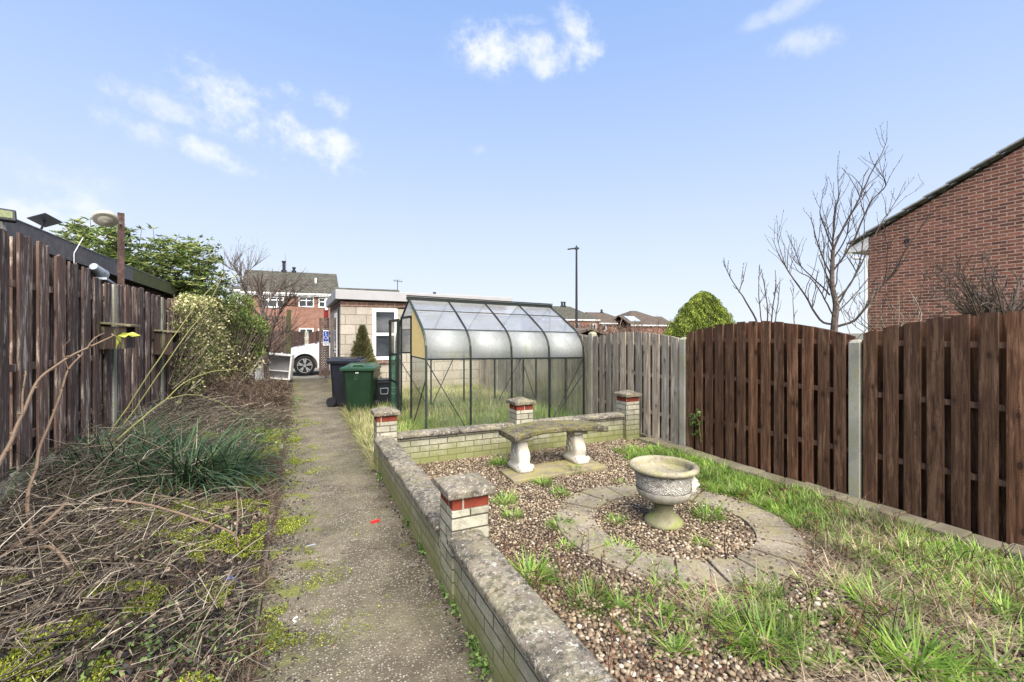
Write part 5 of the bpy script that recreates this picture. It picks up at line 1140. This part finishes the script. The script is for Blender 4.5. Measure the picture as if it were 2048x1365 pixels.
# bare berry sprig thin arcs near the shrub
# dead brown bush
db = thing('dead_bush', 'tangled dead brown bush overhanging the left edge of the path', 'bush', (-.9, 9.2, .05))
N = 5200; cpx = [(470, 790, 9.3, 55), (520, 780, 10.5, 45), (545, 800, 9.5, 38), (430, 775, 9.5, 40), (500, 820, 8.6, 40), (560, 780, 10.8, 28)]
A = []
for (x, y, d, rp) in cpx: c = P(x, y, d); r = rp*d/F; q = R.normal(size=(N//6, 3)); q /= np.linalg.norm(q, axis=1)[:, None]; q *= R.uniform(.1, 1.0, (len(q), 1))*r; A.append(c+q*[1, 1, .7])
A = np.concatenate(A); A[:, 2] = np.maximum(A[:, 2], .05); B = A+rdir(len(A), .15)*R.uniform(.08, .28, (len(A), 1)); B[:, 2] = np.maximum(B[:, 2], .03)
V, Fc = sticks(A, B, R.uniform(.002, .005, len(A)), .0018, bend=.12)
M_deadbr = mat('dead_brown_twigs', lambda T, p: T.ramp(isl(T), [(0, (.022, .014, .010)), (.5, (.078, .052, .036)), (.85, (.17, .12, .085)), (1, (.30, .23, .17))]), .9)
npmesh('twigs', V, Fc, M_deadbr, db)
V, Fc = leaves(A[::3], rdir(len(A[::3])), .04, .03); npmesh('dead_leaves', V, Fc, M_litter, db)

# strap leaved clumps
def strap(label, px, py, n, L, spread, seed):
    c = G(px, py, .12); t = thing('strap_leaf_plant', label, 'plant', (c[0], c[1], .1), 'clumps of dark strap leaves')
    az = R.uniform(0, 2*np.pi, n); rr_ = R.uniform(0, spread, n)**1; base = np.stack([c[0]+rr_*np.cos(az), c[1]+rr_*np.sin(az), np.full(n, .1)], 1)
    V, Fc = blades(base, R.uniform(L*.6, L*1.15, n), R.uniform(.010, .019, n), R.uniform(.45, 1.2, n), az+R.normal(size=n)*.8, 8, 1.7)
    V[:, 2] = np.maximum(V[:, 2], bedz(V[:, 0], V[:, 1])+.02); npmesh('leaves', V, Fc, M_strap, t); return t
strap('dark green strap leaved clump at the foot of the left fence', 215, 955, 900, .95, .5, 1)
strap('sprawling dark strap leaved clump, right of the other by the path side', 375, 960, 950, .88, .52, 2)
strap('smaller strap leaved clump behind the two big ones under the nest box', 330, 900, 200, .6, .2, 3)

# rose canes
def cane(name, label, lines, m_, cat='cane', grp=None):
    t = thing(name, label, cat, (float(P(*lines[0][0][0], lines[0][3])[0]), float(P(*lines[0][0][0], lines[0][3])[1]), .1), grp)
    for j, (pts, r0, r1, da, db_) in enumerate(lines):
        m = MB(); N_ = len(pts); pp = spline([P(x, y, da+(db_-da)*i/(N_-1)) for i, (x, y) in enumerate(pts)], 5); branch(m, pp, r0, r1, 7, .008)
        for q in pp[3::4]:
            m.tube([Vector(q), Vector(q)+Vector((U(-1, 1), U(-1, 1), U(0, 1))).normalized()*(r0*1.8)], [r0*.8, r0*.35], 5)
        m.build('stem', m_, t)
    return t
c1 = cane('rose_cane', 'thick brown cane rising from the bottom left and leaning right to a yellow leaf', [([(-40, 1150), (0, 1115), (65, 1070), (130, 1010)], .015, .010, 2.6, 3.1), ([(-30, 990), (0, 925), (22, 880), (44, 829), (73, 766), (121, 726), (172, 698), (227, 673)], .0135, .006, 2.7, 3.6), ([(44, 829), (45, 790), (50, 757), (52, 745)], .006, .004, 2.85, 2.9), ([(172, 698), (185, 680), (198, 672), (208, 668)], .005, .003, 3.3, 3.4)], M_cane)
pt = [P(235, 672, 3.6), P(232, 675, 3.6), P(252, 668, 3.6), P(228, 670, 3.6)]
V, Fc = leaves(np.array(pt), np.array([[.5, .3, .1], [.1, .1, -.8], [.6, .2, -.1], [.3, .4, -.4]]), .09, .04); npmesh('leaf', V, Fc, M_ybud, c1)
cane('rose_cane', 'bent brown cane standing in front of the left fence, right of the thickest one', [([(66, 1072), (55, 1030), (58, 985), (72, 940), (79, 900), (100, 845), (121, 788), (137, 739), (165, 708)], .0125, .006, 3.0, 3.6), ([(137, 739), (128, 700), (140, 680)], .004, .003, 3.4, 3.4)], M_cane)
cane('rose_cane', 'pair of long green rose canes slanting up past the farther nest box', [([(210, 880), (245, 830), (300, 745), (350, 670), (400, 600), (440, 560)], .009, .004, 5.2, 6.4), ([(215, 890), (262, 830), (310, 760), (365, 680), (410, 620), (450, 545)], .008, .0035, 5.3, 6.4)], M_gcane)
cane('rose_cane', 'arching green cane leaning right over the strap leaves', [([(225, 890), (280, 840), (330, 800), (370, 765), (420, 745), (475, 738)], .010, .004, 4.8, 6.5), ([(330, 800), (380, 790), (430, 800), (480, 830)], .005, .003, 5.4, 6.)], M_gcane)
cane('dry_cane', 'long pale dry cane slanting up across the strap leaf clumps', [([(60, 1075), (140, 1015), (230, 960), (310, 900), (390, 850), (455, 810)], .010, .004, 3.1, 5.4)], M_twig)
cane('dry_cane', 'long pale dry cane running low from the thick log towards the path', [([(90, 1110), (180, 1060), (250, 990), (330, 930), (443, 832)], .008, .004, 2.9, 5.)], M_twig)
cane('dry_cane', 'curved brown stick lying over the twig heap, pointing at the path', [([(225, 1000), (300, 1010), (380, 1035), (440, 1055), (472, 1072), (478, 1095)], .009, .005, 3.3, 3.1), ([(472, 1070), (476, 1030), (474, 980)], .006, .004, 3.1, 3.5)], M_cane)
cane('dry_cane', 'short thick broken stick at the left of the litter, bending down', [([(35, 1100), (80, 1095), (110, 1098), (135, 1130), (160, 1180), (168, 1192)], .011, .008, 2.9, 2.5), ([(120, 1200), (130, 1230), (145, 1255)], .010, .008, 2.4, 2.3)], M_cane)
st_ = cane('dry_cane', 'thin fallen stick lying across the kerb onto the path', [([(475, 1190), (520, 1187), (570, 1182), (607, 1176)], .006, .003, 2.83, 2.9)], M_cane)

# ------------------------------------------------------------------ litter, moss, twigs on the left bed
def bedpts(n, x0=-2.05, x1=-.27, y0=1.0, y1=12.): 
    x = R.uniform(x0, x1, n); y = y0+(y1-y0)*R.uniform(0, 1, n)**1.5; return x, y
x, y = bedpts(30000); keep = nval(x, y, 1.1, 7.) < .32; x = x[keep]; y = y[keep]; N = len(x)
V, Fc = leaves(np.stack([x, y, bedz(x, y)+R.uniform(.005, .05, N)], 1), rdir(N)*[1, 1, .5], R.uniform(.02, .055, N), R.uniform(.015, .04, N)); tag(npmesh('leaf_litter', V, Fc, M_litter), 'dark dead leaves and litter covering the left bed', 'leaf litter', kind='stuff')
x, y = bedpts(7400); dens = nval(x, y, .9, 1.)-.95*np.clip((2.6-y)/1.1, 0, 1)-.25*(x > -.75); keep = (dens > -.22) | (R.uniform(size=len(x)) < .22); x = x[keep]; y = y[keep]; N = len(x)
ang = R.normal(size=N)*1.25+.75; L = R.uniform(.05, .38, N)*np.where(R.uniform(size=N) < .12, 2.2, 1)
a = np.stack([x, y, bedz(x, y)+R.uniform(.01, .12, N)], 1); b = a+np.stack([np.cos(ang)*L, np.sin(ang)*L, R.uniform(-.02, .10, N)], 1); b[:, 0] = np.minimum(b[:, 0], -.12+R.uniform(0, .12, N)); b[:, 2] = np.maximum(b[:, 2], .02)
V, Fc = sticks(a, b, R.uniform(.0015, .005, N)*np.where(R.uniform(size=N) < .06, 2.0, 1), .0012, bend=.2); tag(npmesh('twig_heap', V, Fc, M_twig), 'heap of dry brown twigs and prunings on the left bed', 'twigs', kind='stuff')
n = 1500; x = LX+.12+np.abs(R.normal(size=n))*.42; y = R.uniform(2.6, 10.5, n); hh = np.clip(.62-(x-LX)*.42, .05, 1)
a = np.stack([x, y, bedz(x, y)+R.uniform(.0, 1, n)*hh*.6], 1); b = a+np.stack([R.normal(size=n)*.28, R.normal(size=n)*.35, R.uniform(-.1, .45, n)*hh], 1); b[:, 0] = np.maximum(b[:, 0], LX+.07); b[:, 2] = np.maximum(b[:, 2], .1)
V, Fc = sticks(a, b, R.uniform(.0015, .0048, n), .0012, n=4, bend=.2); tag(npmesh('bramble_tangle', V, Fc, M_twig), 'tangle of dead brambles banked against the left fence', 'brambles', kind='stuff')
# brown fuzz of dead herbs by the kerb
x = -.17-np.abs(R.normal(size=36000))*.42; y = 1.0+11*R.uniform(0, 1, len(x))**1.3; k = (nval(x, y, 1.3, 9.)+.4*nval(x, y, 4.3, 3.) > -.12) & (x > -1.6); x = x[k]; y = y[k]; N = len(x)
a = np.stack([x, y, bedz(x, y)+R.uniform(0, .03, N)], 1); b = a+rdir(N, .5)*R.uniform(.02, .10, (N, 1)); b[:, 2] = np.maximum(b[:, 2], .015)
V, Fc = sticks(a, b, .0016, .0008, bend=.15); tag(npmesh('dead_herbs', V, Fc, M_deadbr), 'fine brown dead stems and roots beside the kerb', 'dead stems', kind='stuff')
# moss cushions
x, y = bedpts(260000, -1.7, -.24, 1.0, 8.); s = nval(x, y, 1.7, 12.); s2 = nval(x, y, 6., 2.); k = (s*.8+s2*.45 > .12+.25*(x < -1.2)); x = x[k]; y = y[k]
x2 = -.2+np.abs(R.normal(size=30000))*.24; y2 = R.uniform(2.5, 9, 30000); k = (nval(x2, y2, 2.5, 5.)+.5*nval(x2, y2, 9., 6.) > .25); x2 = x2[k]; y2 = y2[k]; z = np.concatenate([bedz(x, y)+.035, np.full(len(x2), .004)])
x = np.concatenate([x, x2]); y = np.concatenate([y, y2]); N = len(x); print('MOSS', N)
V, Fc = leaves(np.stack([x, y, z+R.uniform(0, .02, N)], 1), rdir(N, 1.), R.uniform(.007, .018, N), R.uniform(.005, .010, N)); tag(npmesh('moss', V, Fc, M_moss), 'yellow green moss cushions on the bed and path edge', 'moss', kind='stuff')
# low weeds on the bed
cl = [G(q, r, .05) for q, r in ((540, 850), (500, 860), (555, 835), (470, 850), (520, 880), (300, 1340), (330, 1290), (440, 1270), (455, 1310), (180, 1345), (350, 1120), (480, 1050), (590, 800), (450, 830), (490, 880), (530, 870), (560, 870), (515, 835), (470, 890), (545, 900))]
A = []
for c in cl: n = 150; q = np.stack([c[0]+R.normal(size=n)*.13, c[1]+R.normal(size=n)*.2, np.zeros(n)], 1); q[:, 2] = bedz(q[:, 0], q[:, 1])+R.uniform(.02, .07, n); A.append(q)
A = np.concatenate(A); N = len(A); V, Fc = leaves(A, rdir(N, .3), R.uniform(.012, .032, N), R.uniform(.010, .022, N)); tag(npmesh('bed_weeds', V, Fc, M_weed), 'small leafy green weeds scattered on the left bed', 'weeds', kind='stuff')
# crumbs, debris on the path
N = 3200; x = np.where(R.uniform(size=N) < .8, -.24+np.abs(R.normal(size=N))*.14, .80-np.abs(R.normal(size=N))*.05); y = R.uniform(1.0, 12, N)
V, Fc = leaves(np.stack([x, y, np.full(N, .004)], 1), rdir(N)*[1, 1, .3]+[0, 0, .12], R.uniform(.008, .035, N), R.uniform(.008, .022, N)); tag(npmesh('path_debris', V, Fc, M_litter), 'dark crumbs and leaf bits lying along the path edges', 'debris', kind='stuff')

# small finds
p = G(750, 1043, .006); pg = thing('clothes_peg', 'bright red plastic clothes peg lying on the path', 'clothes peg', p)
m = MB(); m.bar((p[0]-.035, p[1]-.008, .008), (p[0]+.035, p[1]+.012, .008), .014, .012); m.build('jaw', M_red, pg); m = MB(); m.bar((p[0]-.03, p[1]-.028, .008), (p[0]+.036, p[1]-.002, .009), .013, .012); m.build('jaw', M_red, pg)
p = G(463, 1167, .07); m = MB()
for k in range(9): m.obox((p[0]+U(-.04, .04), p[1]+U(-.03, .03), .085+U(0, .03)), (U(.015, .035), U(.01, .03), .003), Matrix.Rotation(U(-1, 1), 4, 'X') @ Matrix.Rotation(U(-1, 1), 4, 'Y'))
tag(m.build('plastic_scrap', M_scrap), 'crumpled blue plastic scrap on the moss left of the kerb', 'scrap')
p = G(593, 1240, .004); m = MB(); m.tube([(p[0]+.016*math.cos(t), p[1]+.02*math.sin(t), .006) for t in np.linspace(1.2, 4.6, 9)], .004, 5); tag(m.build('white_scrap', M_signw), 'tiny curved white scrap on the path beside the kerb', 'scrap')
p = G(622, 1092, .004); m = MB(); m.bar((p[0]-.03, p[1], .006), (p[0]+.03, p[1]+.01, .006), .008, .006); tag(m.build('slate_chip', M_galv), 'thin grey blue sliver lying on the path near the mossy side', 'scrap')

# ------------------------------------------------------------------ gravel pebbles
def ico(sub):
    import bmesh
    bm = bmesh.new(); bmesh.ops.create_icosphere(bm, subdivisions=sub, radius=1.); v = np.array([q.co[:] for q in bm.verts]); f = np.array([[q.index for q in fc.verts] for fc in bm.faces]); bm.free(); return v, f
def pebbles(x, y, s, z, sub):
    v0, f0 = ico(sub); n = len(x); sc = np.stack([s*R.uniform(.8, 1.35, n), s*R.uniform(.7, 1.05, n), s*R.uniform(.5, .8, n)], 1)
    t = R.uniform(0, np.pi, n); tl = R.uniform(-.5, .5, n); v = v0[None]*sc[:, None, :]*(1+R.normal(size=(n, len(v0), 1))*.05)
    x_ = v[..., 0]*np.cos(tl)[:, None]-v[..., 2]*np.sin(tl)[:, None]; z_ = v[..., 0]*np.sin(tl)[:, None]+v[..., 2]*np.cos(tl)[:, None]
    X = x_*np.cos(t)[:, None]-v[..., 1]*np.sin(t)[:, None]+x[:, None]; Y = x_*np.sin(t)[:, None]+v[..., 1]*np.cos(t)[:, None]+y[:, None]
    V = np.stack([X, Y, z_+z[:, None]], 2).reshape(-1, 3); return V, (f0[None]+(np.arange(n)*len(v0))[:, None, None]).reshape(-1, 3)
def jgrid(x0, x1, y0, y1, s):
    gx, gy = np.meshgrid(np.arange(x0, x1, s), np.arange(y0, y1, s)); gx = gx.ravel()+R.uniform(-.5, .5, gx.size)*s; gy = gy.ravel()+R.uniform(-.5, .5, gy.size)*s; return gx, gy
def clear(x, y):
    r = np.hypot(x-RC[0], y-RC[1]); ok = ((r < R0-.005) | (r > R1+.0)) & (x < 4.49) & (x > .93)
    ok &= ~((x > 2.04) & (x < 3.24) & (y > 4.34) & (y < 4.79)); ok &= ~((x < 1.04) & (y > 2.52) & (y < 2.81)); return ok
parts = []
x, y = jgrid(.93, 4.5, 2.6, 5.46, .0205); k = clear(x, y); x = x[k]; y = y[k]; parts.append(pebbles(x, y, R.uniform(.0085, .015, len(x)), R.uniform(.0, .012, len(x)), 1))
x, y = jgrid(.93, 4.5, .9, 2.6, .021); k = clear(x, y); x = x[k]; y = y[k]; parts.append(pebbles(x, y, R.uniform(.0085, .0165, len(x)), R.uniform(.0, .014, len(x)), 2))
t_ = R.uniform(0, 2*np.pi, 420); q_ = R.uniform(R0, R1, 420); q_ = np.where(R.uniform(size=420) < .5, np.where(R.uniform(size=420) < .5, R0+np.abs(R.normal(size=420))*.03, R1-np.abs(R.normal(size=420))*.04), q_)
parts.append(pebbles(RC[0]+q_*np.cos(t_), RC[1]+q_*np.sin(t_), R.uniform(.005, .012, 420), np.full(420, .03), 1))
V, Fc = join(parts); print('PEB', len(Fc)); tag(npmesh('pebbles', V, Fc, M_peb, smooth=True), 'brown and cream rounded pebbles covering the garden bed', 'pebbles', kind='stuff')

# ------------------------------------------------------------------ grass in the gravel garden
def gdens(x, y):
    n = nval(x, y, 1.4, 3.)+.5*nval(x, y, 4.2, 8.)
    strip = np.clip((x-3.42-.10*np.clip(y-3, 0, 2))/.3, 0, 1)*np.clip((5.0-y)/.4, 0, 1)            # along the fence
    near = np.clip((2.25-y+.55*(x-1.6)*.5)/.4, 0, 1)                 # foreground
    return np.clip(strip*(.95+n*1.5), 0, 1), np.clip(near*(.32+n*3.2), 0, 1)
cx_ = R.uniform(.98, 4.46, 9000); cy_ = R.uniform(.75, 5.3, 9000); a, b = gdens(cx_, cy_); d = np.maximum(a*1.0, b*.75); r = np.hypot(cx_-RC[0], cy_-RC[1]); d *= r > R1+.03
k = R.uniform(size=len(cx_)) < np.maximum(a*.85*(r > R1+.03), d*.32); cx_ = cx_[k]; cy_ = cy_[k]; ncl = len(cx_); kk = R.integers(10, 42, ncl); ci = np.repeat(np.arange(ncl), kk); N = len(ci)
az = R.uniform(0, 2*np.pi, N)*.75+np.repeat(R.uniform(0, 2*np.pi, ncl), kk); rr_ = np.abs(R.normal(size=N))*.018
x = cx_[ci]+rr_*np.cos(az); y = cy_[ci]+rr_*np.sin(az); CL = np.repeat(R.uniform(.55, 1.3, ncl), kk); print('GRASS', N); nn = nval(x, y, 1.8, 33.)
V1 = blades(np.stack([x, y, np.full(N, .0)], 1), R.uniform(.055, .155, N)*CL, R.uniform(.005, .0105, N), R.uniform(.5, 1.3, N), az, 4, .7)
green = R.uniform(size=N) < np.clip(.96-.55*(x > 2.8)*(y < 2.3)*np.clip(nn*3+.3, 0, 1), 0, 1)
def sub(Vf, mask, per_v, per_f):
    V, Fm = Vf; n = len(mask); idx = np.where(mask)[0]; V = V.reshape(n, per_v, 3)[idx].reshape(-1, 3)
    f0 = Fm.reshape(n, per_f, 4)[0]; return V, (f0[None]+(np.arange(len(idx))*per_v)[:, None, None]).reshape(-1, 4)
v, f = sub(V1, green, 10, 4); tag(npmesh('grass', v, f, M_grass), 'bright green grass growing through the gravel and along the fence', 'grass', kind='stuff')
v, f = sub(V1, ~green, 10, 4)
# flattened dead straw in the right foreground
n = 7000; xs = R.uniform(2.0, 4.5, n); ys = R.uniform(.8, 2.7, n); k = (nval(xs, ys, 1.7, 33.) > .02) & (np.hypot(xs-RC[0], ys-RC[1]) > R1+.03); xs = xs[k]; ys = ys[k]; n = len(xs)
v2, f2 = blades(np.stack([xs, ys, np.full(n, .02)], 1), R.uniform(.12, .34, n), R.uniform(.002, .004, n), R.uniform(1.1, 1.5, n), None, 4, .1); v2[:, 2] = np.maximum(v2[:, 2], .022)+R.uniform(0, .0001, len(v2))
v, f = join([(v, f), (v2, f2)]); tag(npmesh('dead_straw', v, f, M_straw), 'flattened pale dead grass in the right foreground', 'dead grass', kind='stuff')
# distinct tufts: (px, py, radius, blade length, blades, label)
TF = [(1000, 930, .10, .22, 160, 'arching green grass tuft left of the bench, at the foot of the back wall'), (1150, 945, .08, .17, 130, 'upright grass tuft in front of the bench plinth'),
      (1085, 970, .10, .16, 120, 'grass tuft on gravel between the bench plinth and the near pillar'), (1120, 990, .09, .15, 90, 'thin grass tuft just left of the top of the paved ring'),
      (1010, 1005, .12, .16, 150, 'spreading grass tuft right beside the near pillar'), (1025, 1035, .09, .14, 90, 'lower of the two grass tufts beside the near pillar'),
      (1120, 1055, .11, .15, 130, 'grass tuft at the left edge of the paved ring'), (1232, 1045, .07, .14, 70, 'grass tuft inside the paved ring, left of the urn foot'),
      (1415, 1035, .14, .20, 190, 'flopping dark grass tuft inside the ring, right of the urn'), (1240, 1105, .14, .13, 150, 'low grass tuft at the bottom left of the ring inside'),
      (1405, 1090, .05, .13, 50, 'small grass tuft near the black stem inside the ring'), (1060, 1160, .16, .24, 260, 'big grass tuft against the near coping of the low wall'),
      (1180, 1205, .15, .20, 200, 'grass tuft in the middle foreground among pebbles'), (1290, 1130, .16, .10, 120, 'creeping green weeds spilling onto the lower slabs of the ring'),
      (1530, 1290, .18, .28, 260, 'large arching grass tuft at the bottom centre right'), (1760, 1215, .18, .26, 240, 'bright long grass tuft in the right foreground'),
      (1830, 1330, .20, .34, 300, 'long flopping grass tuft at the bottom right'), (1130, 1095, .07, .12, 60, 'tiny grass tuft on the gravel below the ring\'s left side'), (1240, 965, .08, .06, 50, 'small flat weed on the gravel above the ring'),
      (1180, 1085, .09, .10, 80, 'small weed tuft growing over the left slabs of the ring'), (1330, 1155, .16, .09, 130, 'low weeds along the lower outer edge of the ring'), (1510, 1165, .14, .11, 110, 'weeds over the lower right slabs of the ring'), (1440, 975, .16, .14, 170, 'grass flopping over the ring slabs just behind the urn')]
for (px, py, rad, L, n, lab) in TF:
    c = G(px, py); az = R.uniform(0, 2*np.pi, n); rr_ = rad*np.sqrt(R.uniform(0, 1, n))*.7
    base = np.stack([c[0]+rr_*np.cos(az), c[1]+rr_*np.sin(az), np.full(n, .0)], 1)
    V, Fc = blades(base, R.uniform(L*.4, L*.9, n), R.uniform(.005, .0105, n), R.uniform(.5, 1.35, n), az+R.normal(size=n)*.6, 5, .65); tag(npmesh('grass_tuft', V, Fc, M_grass), lab, 'grass tuft', 'grass tufts in the gravel')
# dead dark upright stems in the foreground
n = 420; xs = R.uniform(1.2, 4.4, n); ys = R.uniform(.9, 3.1, n); k = (np.hypot(xs-RC[0], ys-RC[1]) > R1); xs = xs[k]; ys = ys[k]; n = len(xs)
a = np.stack([xs, ys, np.zeros(n)], 1); Lh = R.uniform(.04, .17, n)*np.where(R.uniform(size=n) < .1, 1.6, 1); b = a+np.stack([R.normal(size=n)*.035, R.normal(size=n)*.035, Lh], 1); parts = [sticks(a, b, .0028, .0015, n=4, bend=.06)]
for s in range(3): 
    i = R.integers(0, n, n); t = R.uniform(.3, 1, (n, 1)); o = a[i]+(b[i]-a[i])*t; parts.append(sticks(o, o+rdir(n, .1)*R.uniform(.03, .16, (n, 1)), .0022, .001, n=4, bend=.1))
a2 = G(1452, 1125); parts.append(sticks(np.array([[a2[0], a2[1], 0.], [a2[0], a2[1], .02]]), np.array([[a2[0]-.01, a2[1], .2], [a2[0]+.05, a2[1]+.02, .1]]), .005, .003, n=4, bend=.04))
V, Fc = join(parts); tag(npmesh('dead_stems', V, Fc, M_deadst), 'dark dead weed stems standing among the foreground grass', 'dead stems', kind='stuff')

# ------------------------------------------------------------------ rough grass behind, in the greenhouse and by the bins
x = R.uniform(.86, 4.7, 52000); y = 5.6+7*R.uniform(0, 1, 52000)**1.2; n_ = nval(x, y, .9, 6.); N = len(x)
V, Fc = blades(np.stack([x, y, np.full(N, -.01)], 1), R.uniform(.07, .26, N)*(1-.35*(y < 7)), R.uniform(.004, .008, N), R.uniform(.2, 1.0, N), None, 3, .8)
gm = (R.uniform(size=N) < np.clip(.75-(y-6.9)*.22+n_*.6+.3*(x-2.5)*.3, .05, .95)) & (x > 1.3)
v, f = sub((V, Fc), gm, 8, 3); tag(npmesh('lawn_grass', v, f, M_grass), 'green rough grass inside and around the greenhouse', 'grass', kind='stuff')
v, f = sub((V, Fc), ~gm, 8, 3); tag(npmesh('dry_grass', v, f, M_mixgr), 'straw coloured long grass behind the greenhouse and beside the path', 'dry grass', kind='stuff')
n = 2600; x = .83+np.abs(R.normal(size=n))*.08-.05; y = R.uniform(5.4, 9.6, n)
V, Fc = blades(np.stack([x, y, np.zeros(n)], 1), R.uniform(.06, .22, n), R.uniform(.003, .006, n), R.uniform(.4, 1.2, n), R.normal(size=n)*.7+np.pi, 4, .6); tag(npmesh('verge_grass', V, Fc, M_mixgr), 'straw grass flopping over the right edge of the path', 'grass', kind='stuff')
# small weeds at the wall foot, fence sprig, neighbour foliage bits
A = []
for (px, py) in ((850, 1105), (915, 1220), (945, 1300), (970, 1330), (830, 1050), (900, 1190), (960, 1350), (760, 960)):
    c = G(px, py); q = np.stack([c[0]+R.normal(size=40)*.02, c[1]+R.normal(size=40)*.06, R.uniform(.005, .05, 40)], 1); q[:, 0] = np.minimum(q[:, 0], .80); A.append(q)
A = np.concatenate(A); V, Fc = leaves(A, rdir(len(A), .4), R.uniform(.015, .04, len(A)), R.uniform(.01, .025, len(A))); tag(npmesh('wall_weeds', V, Fc, M_weed), 'little green weeds at the foot of the low wall beside the path', 'weeds', kind='stuff')
iv2 = thing('ivy_sprig', 'small green ivy sprig poking through the brown fence beside its far post', 'ivy', PX(1398, 850, FX-.06))
A = np.array([PX(1390+U(-9, 14), 822+U(-2, 50), FX-.07) for k in range(34)]); V, Fc = leaves(A, rdir(34)+[-.5, 0, -.3], .06, .05); npmesh('leaves', V, Fc, M_weed, iv2)
m = MB(); m.tube([PX(1388, 828, FX-.06), PX(1398, 845, FX-.065), PX(1402, 885, FX-.065)], .004, 5); m.build('stem', M_gcane, iv2)
# reddish brown twigs beyond the grey fence
n = 900; a = np.stack([R.uniform(8, 13, n), R.uniform(13, 16, n), R.uniform(1., 1.8, n)], 1); b = a+rdir(n, .8)*R.uniform(.2, .6, (n, 1)); V, Fc = sticks(a, b, .012, .004)
tag(npmesh('hedge_twigs', V, Fc, M_deadbr), 'reddish bare twigs of a hedge beyond the grey fence', 'hedge', kind='stuff')
print('OBJECTS', len(bpy.data.objects))
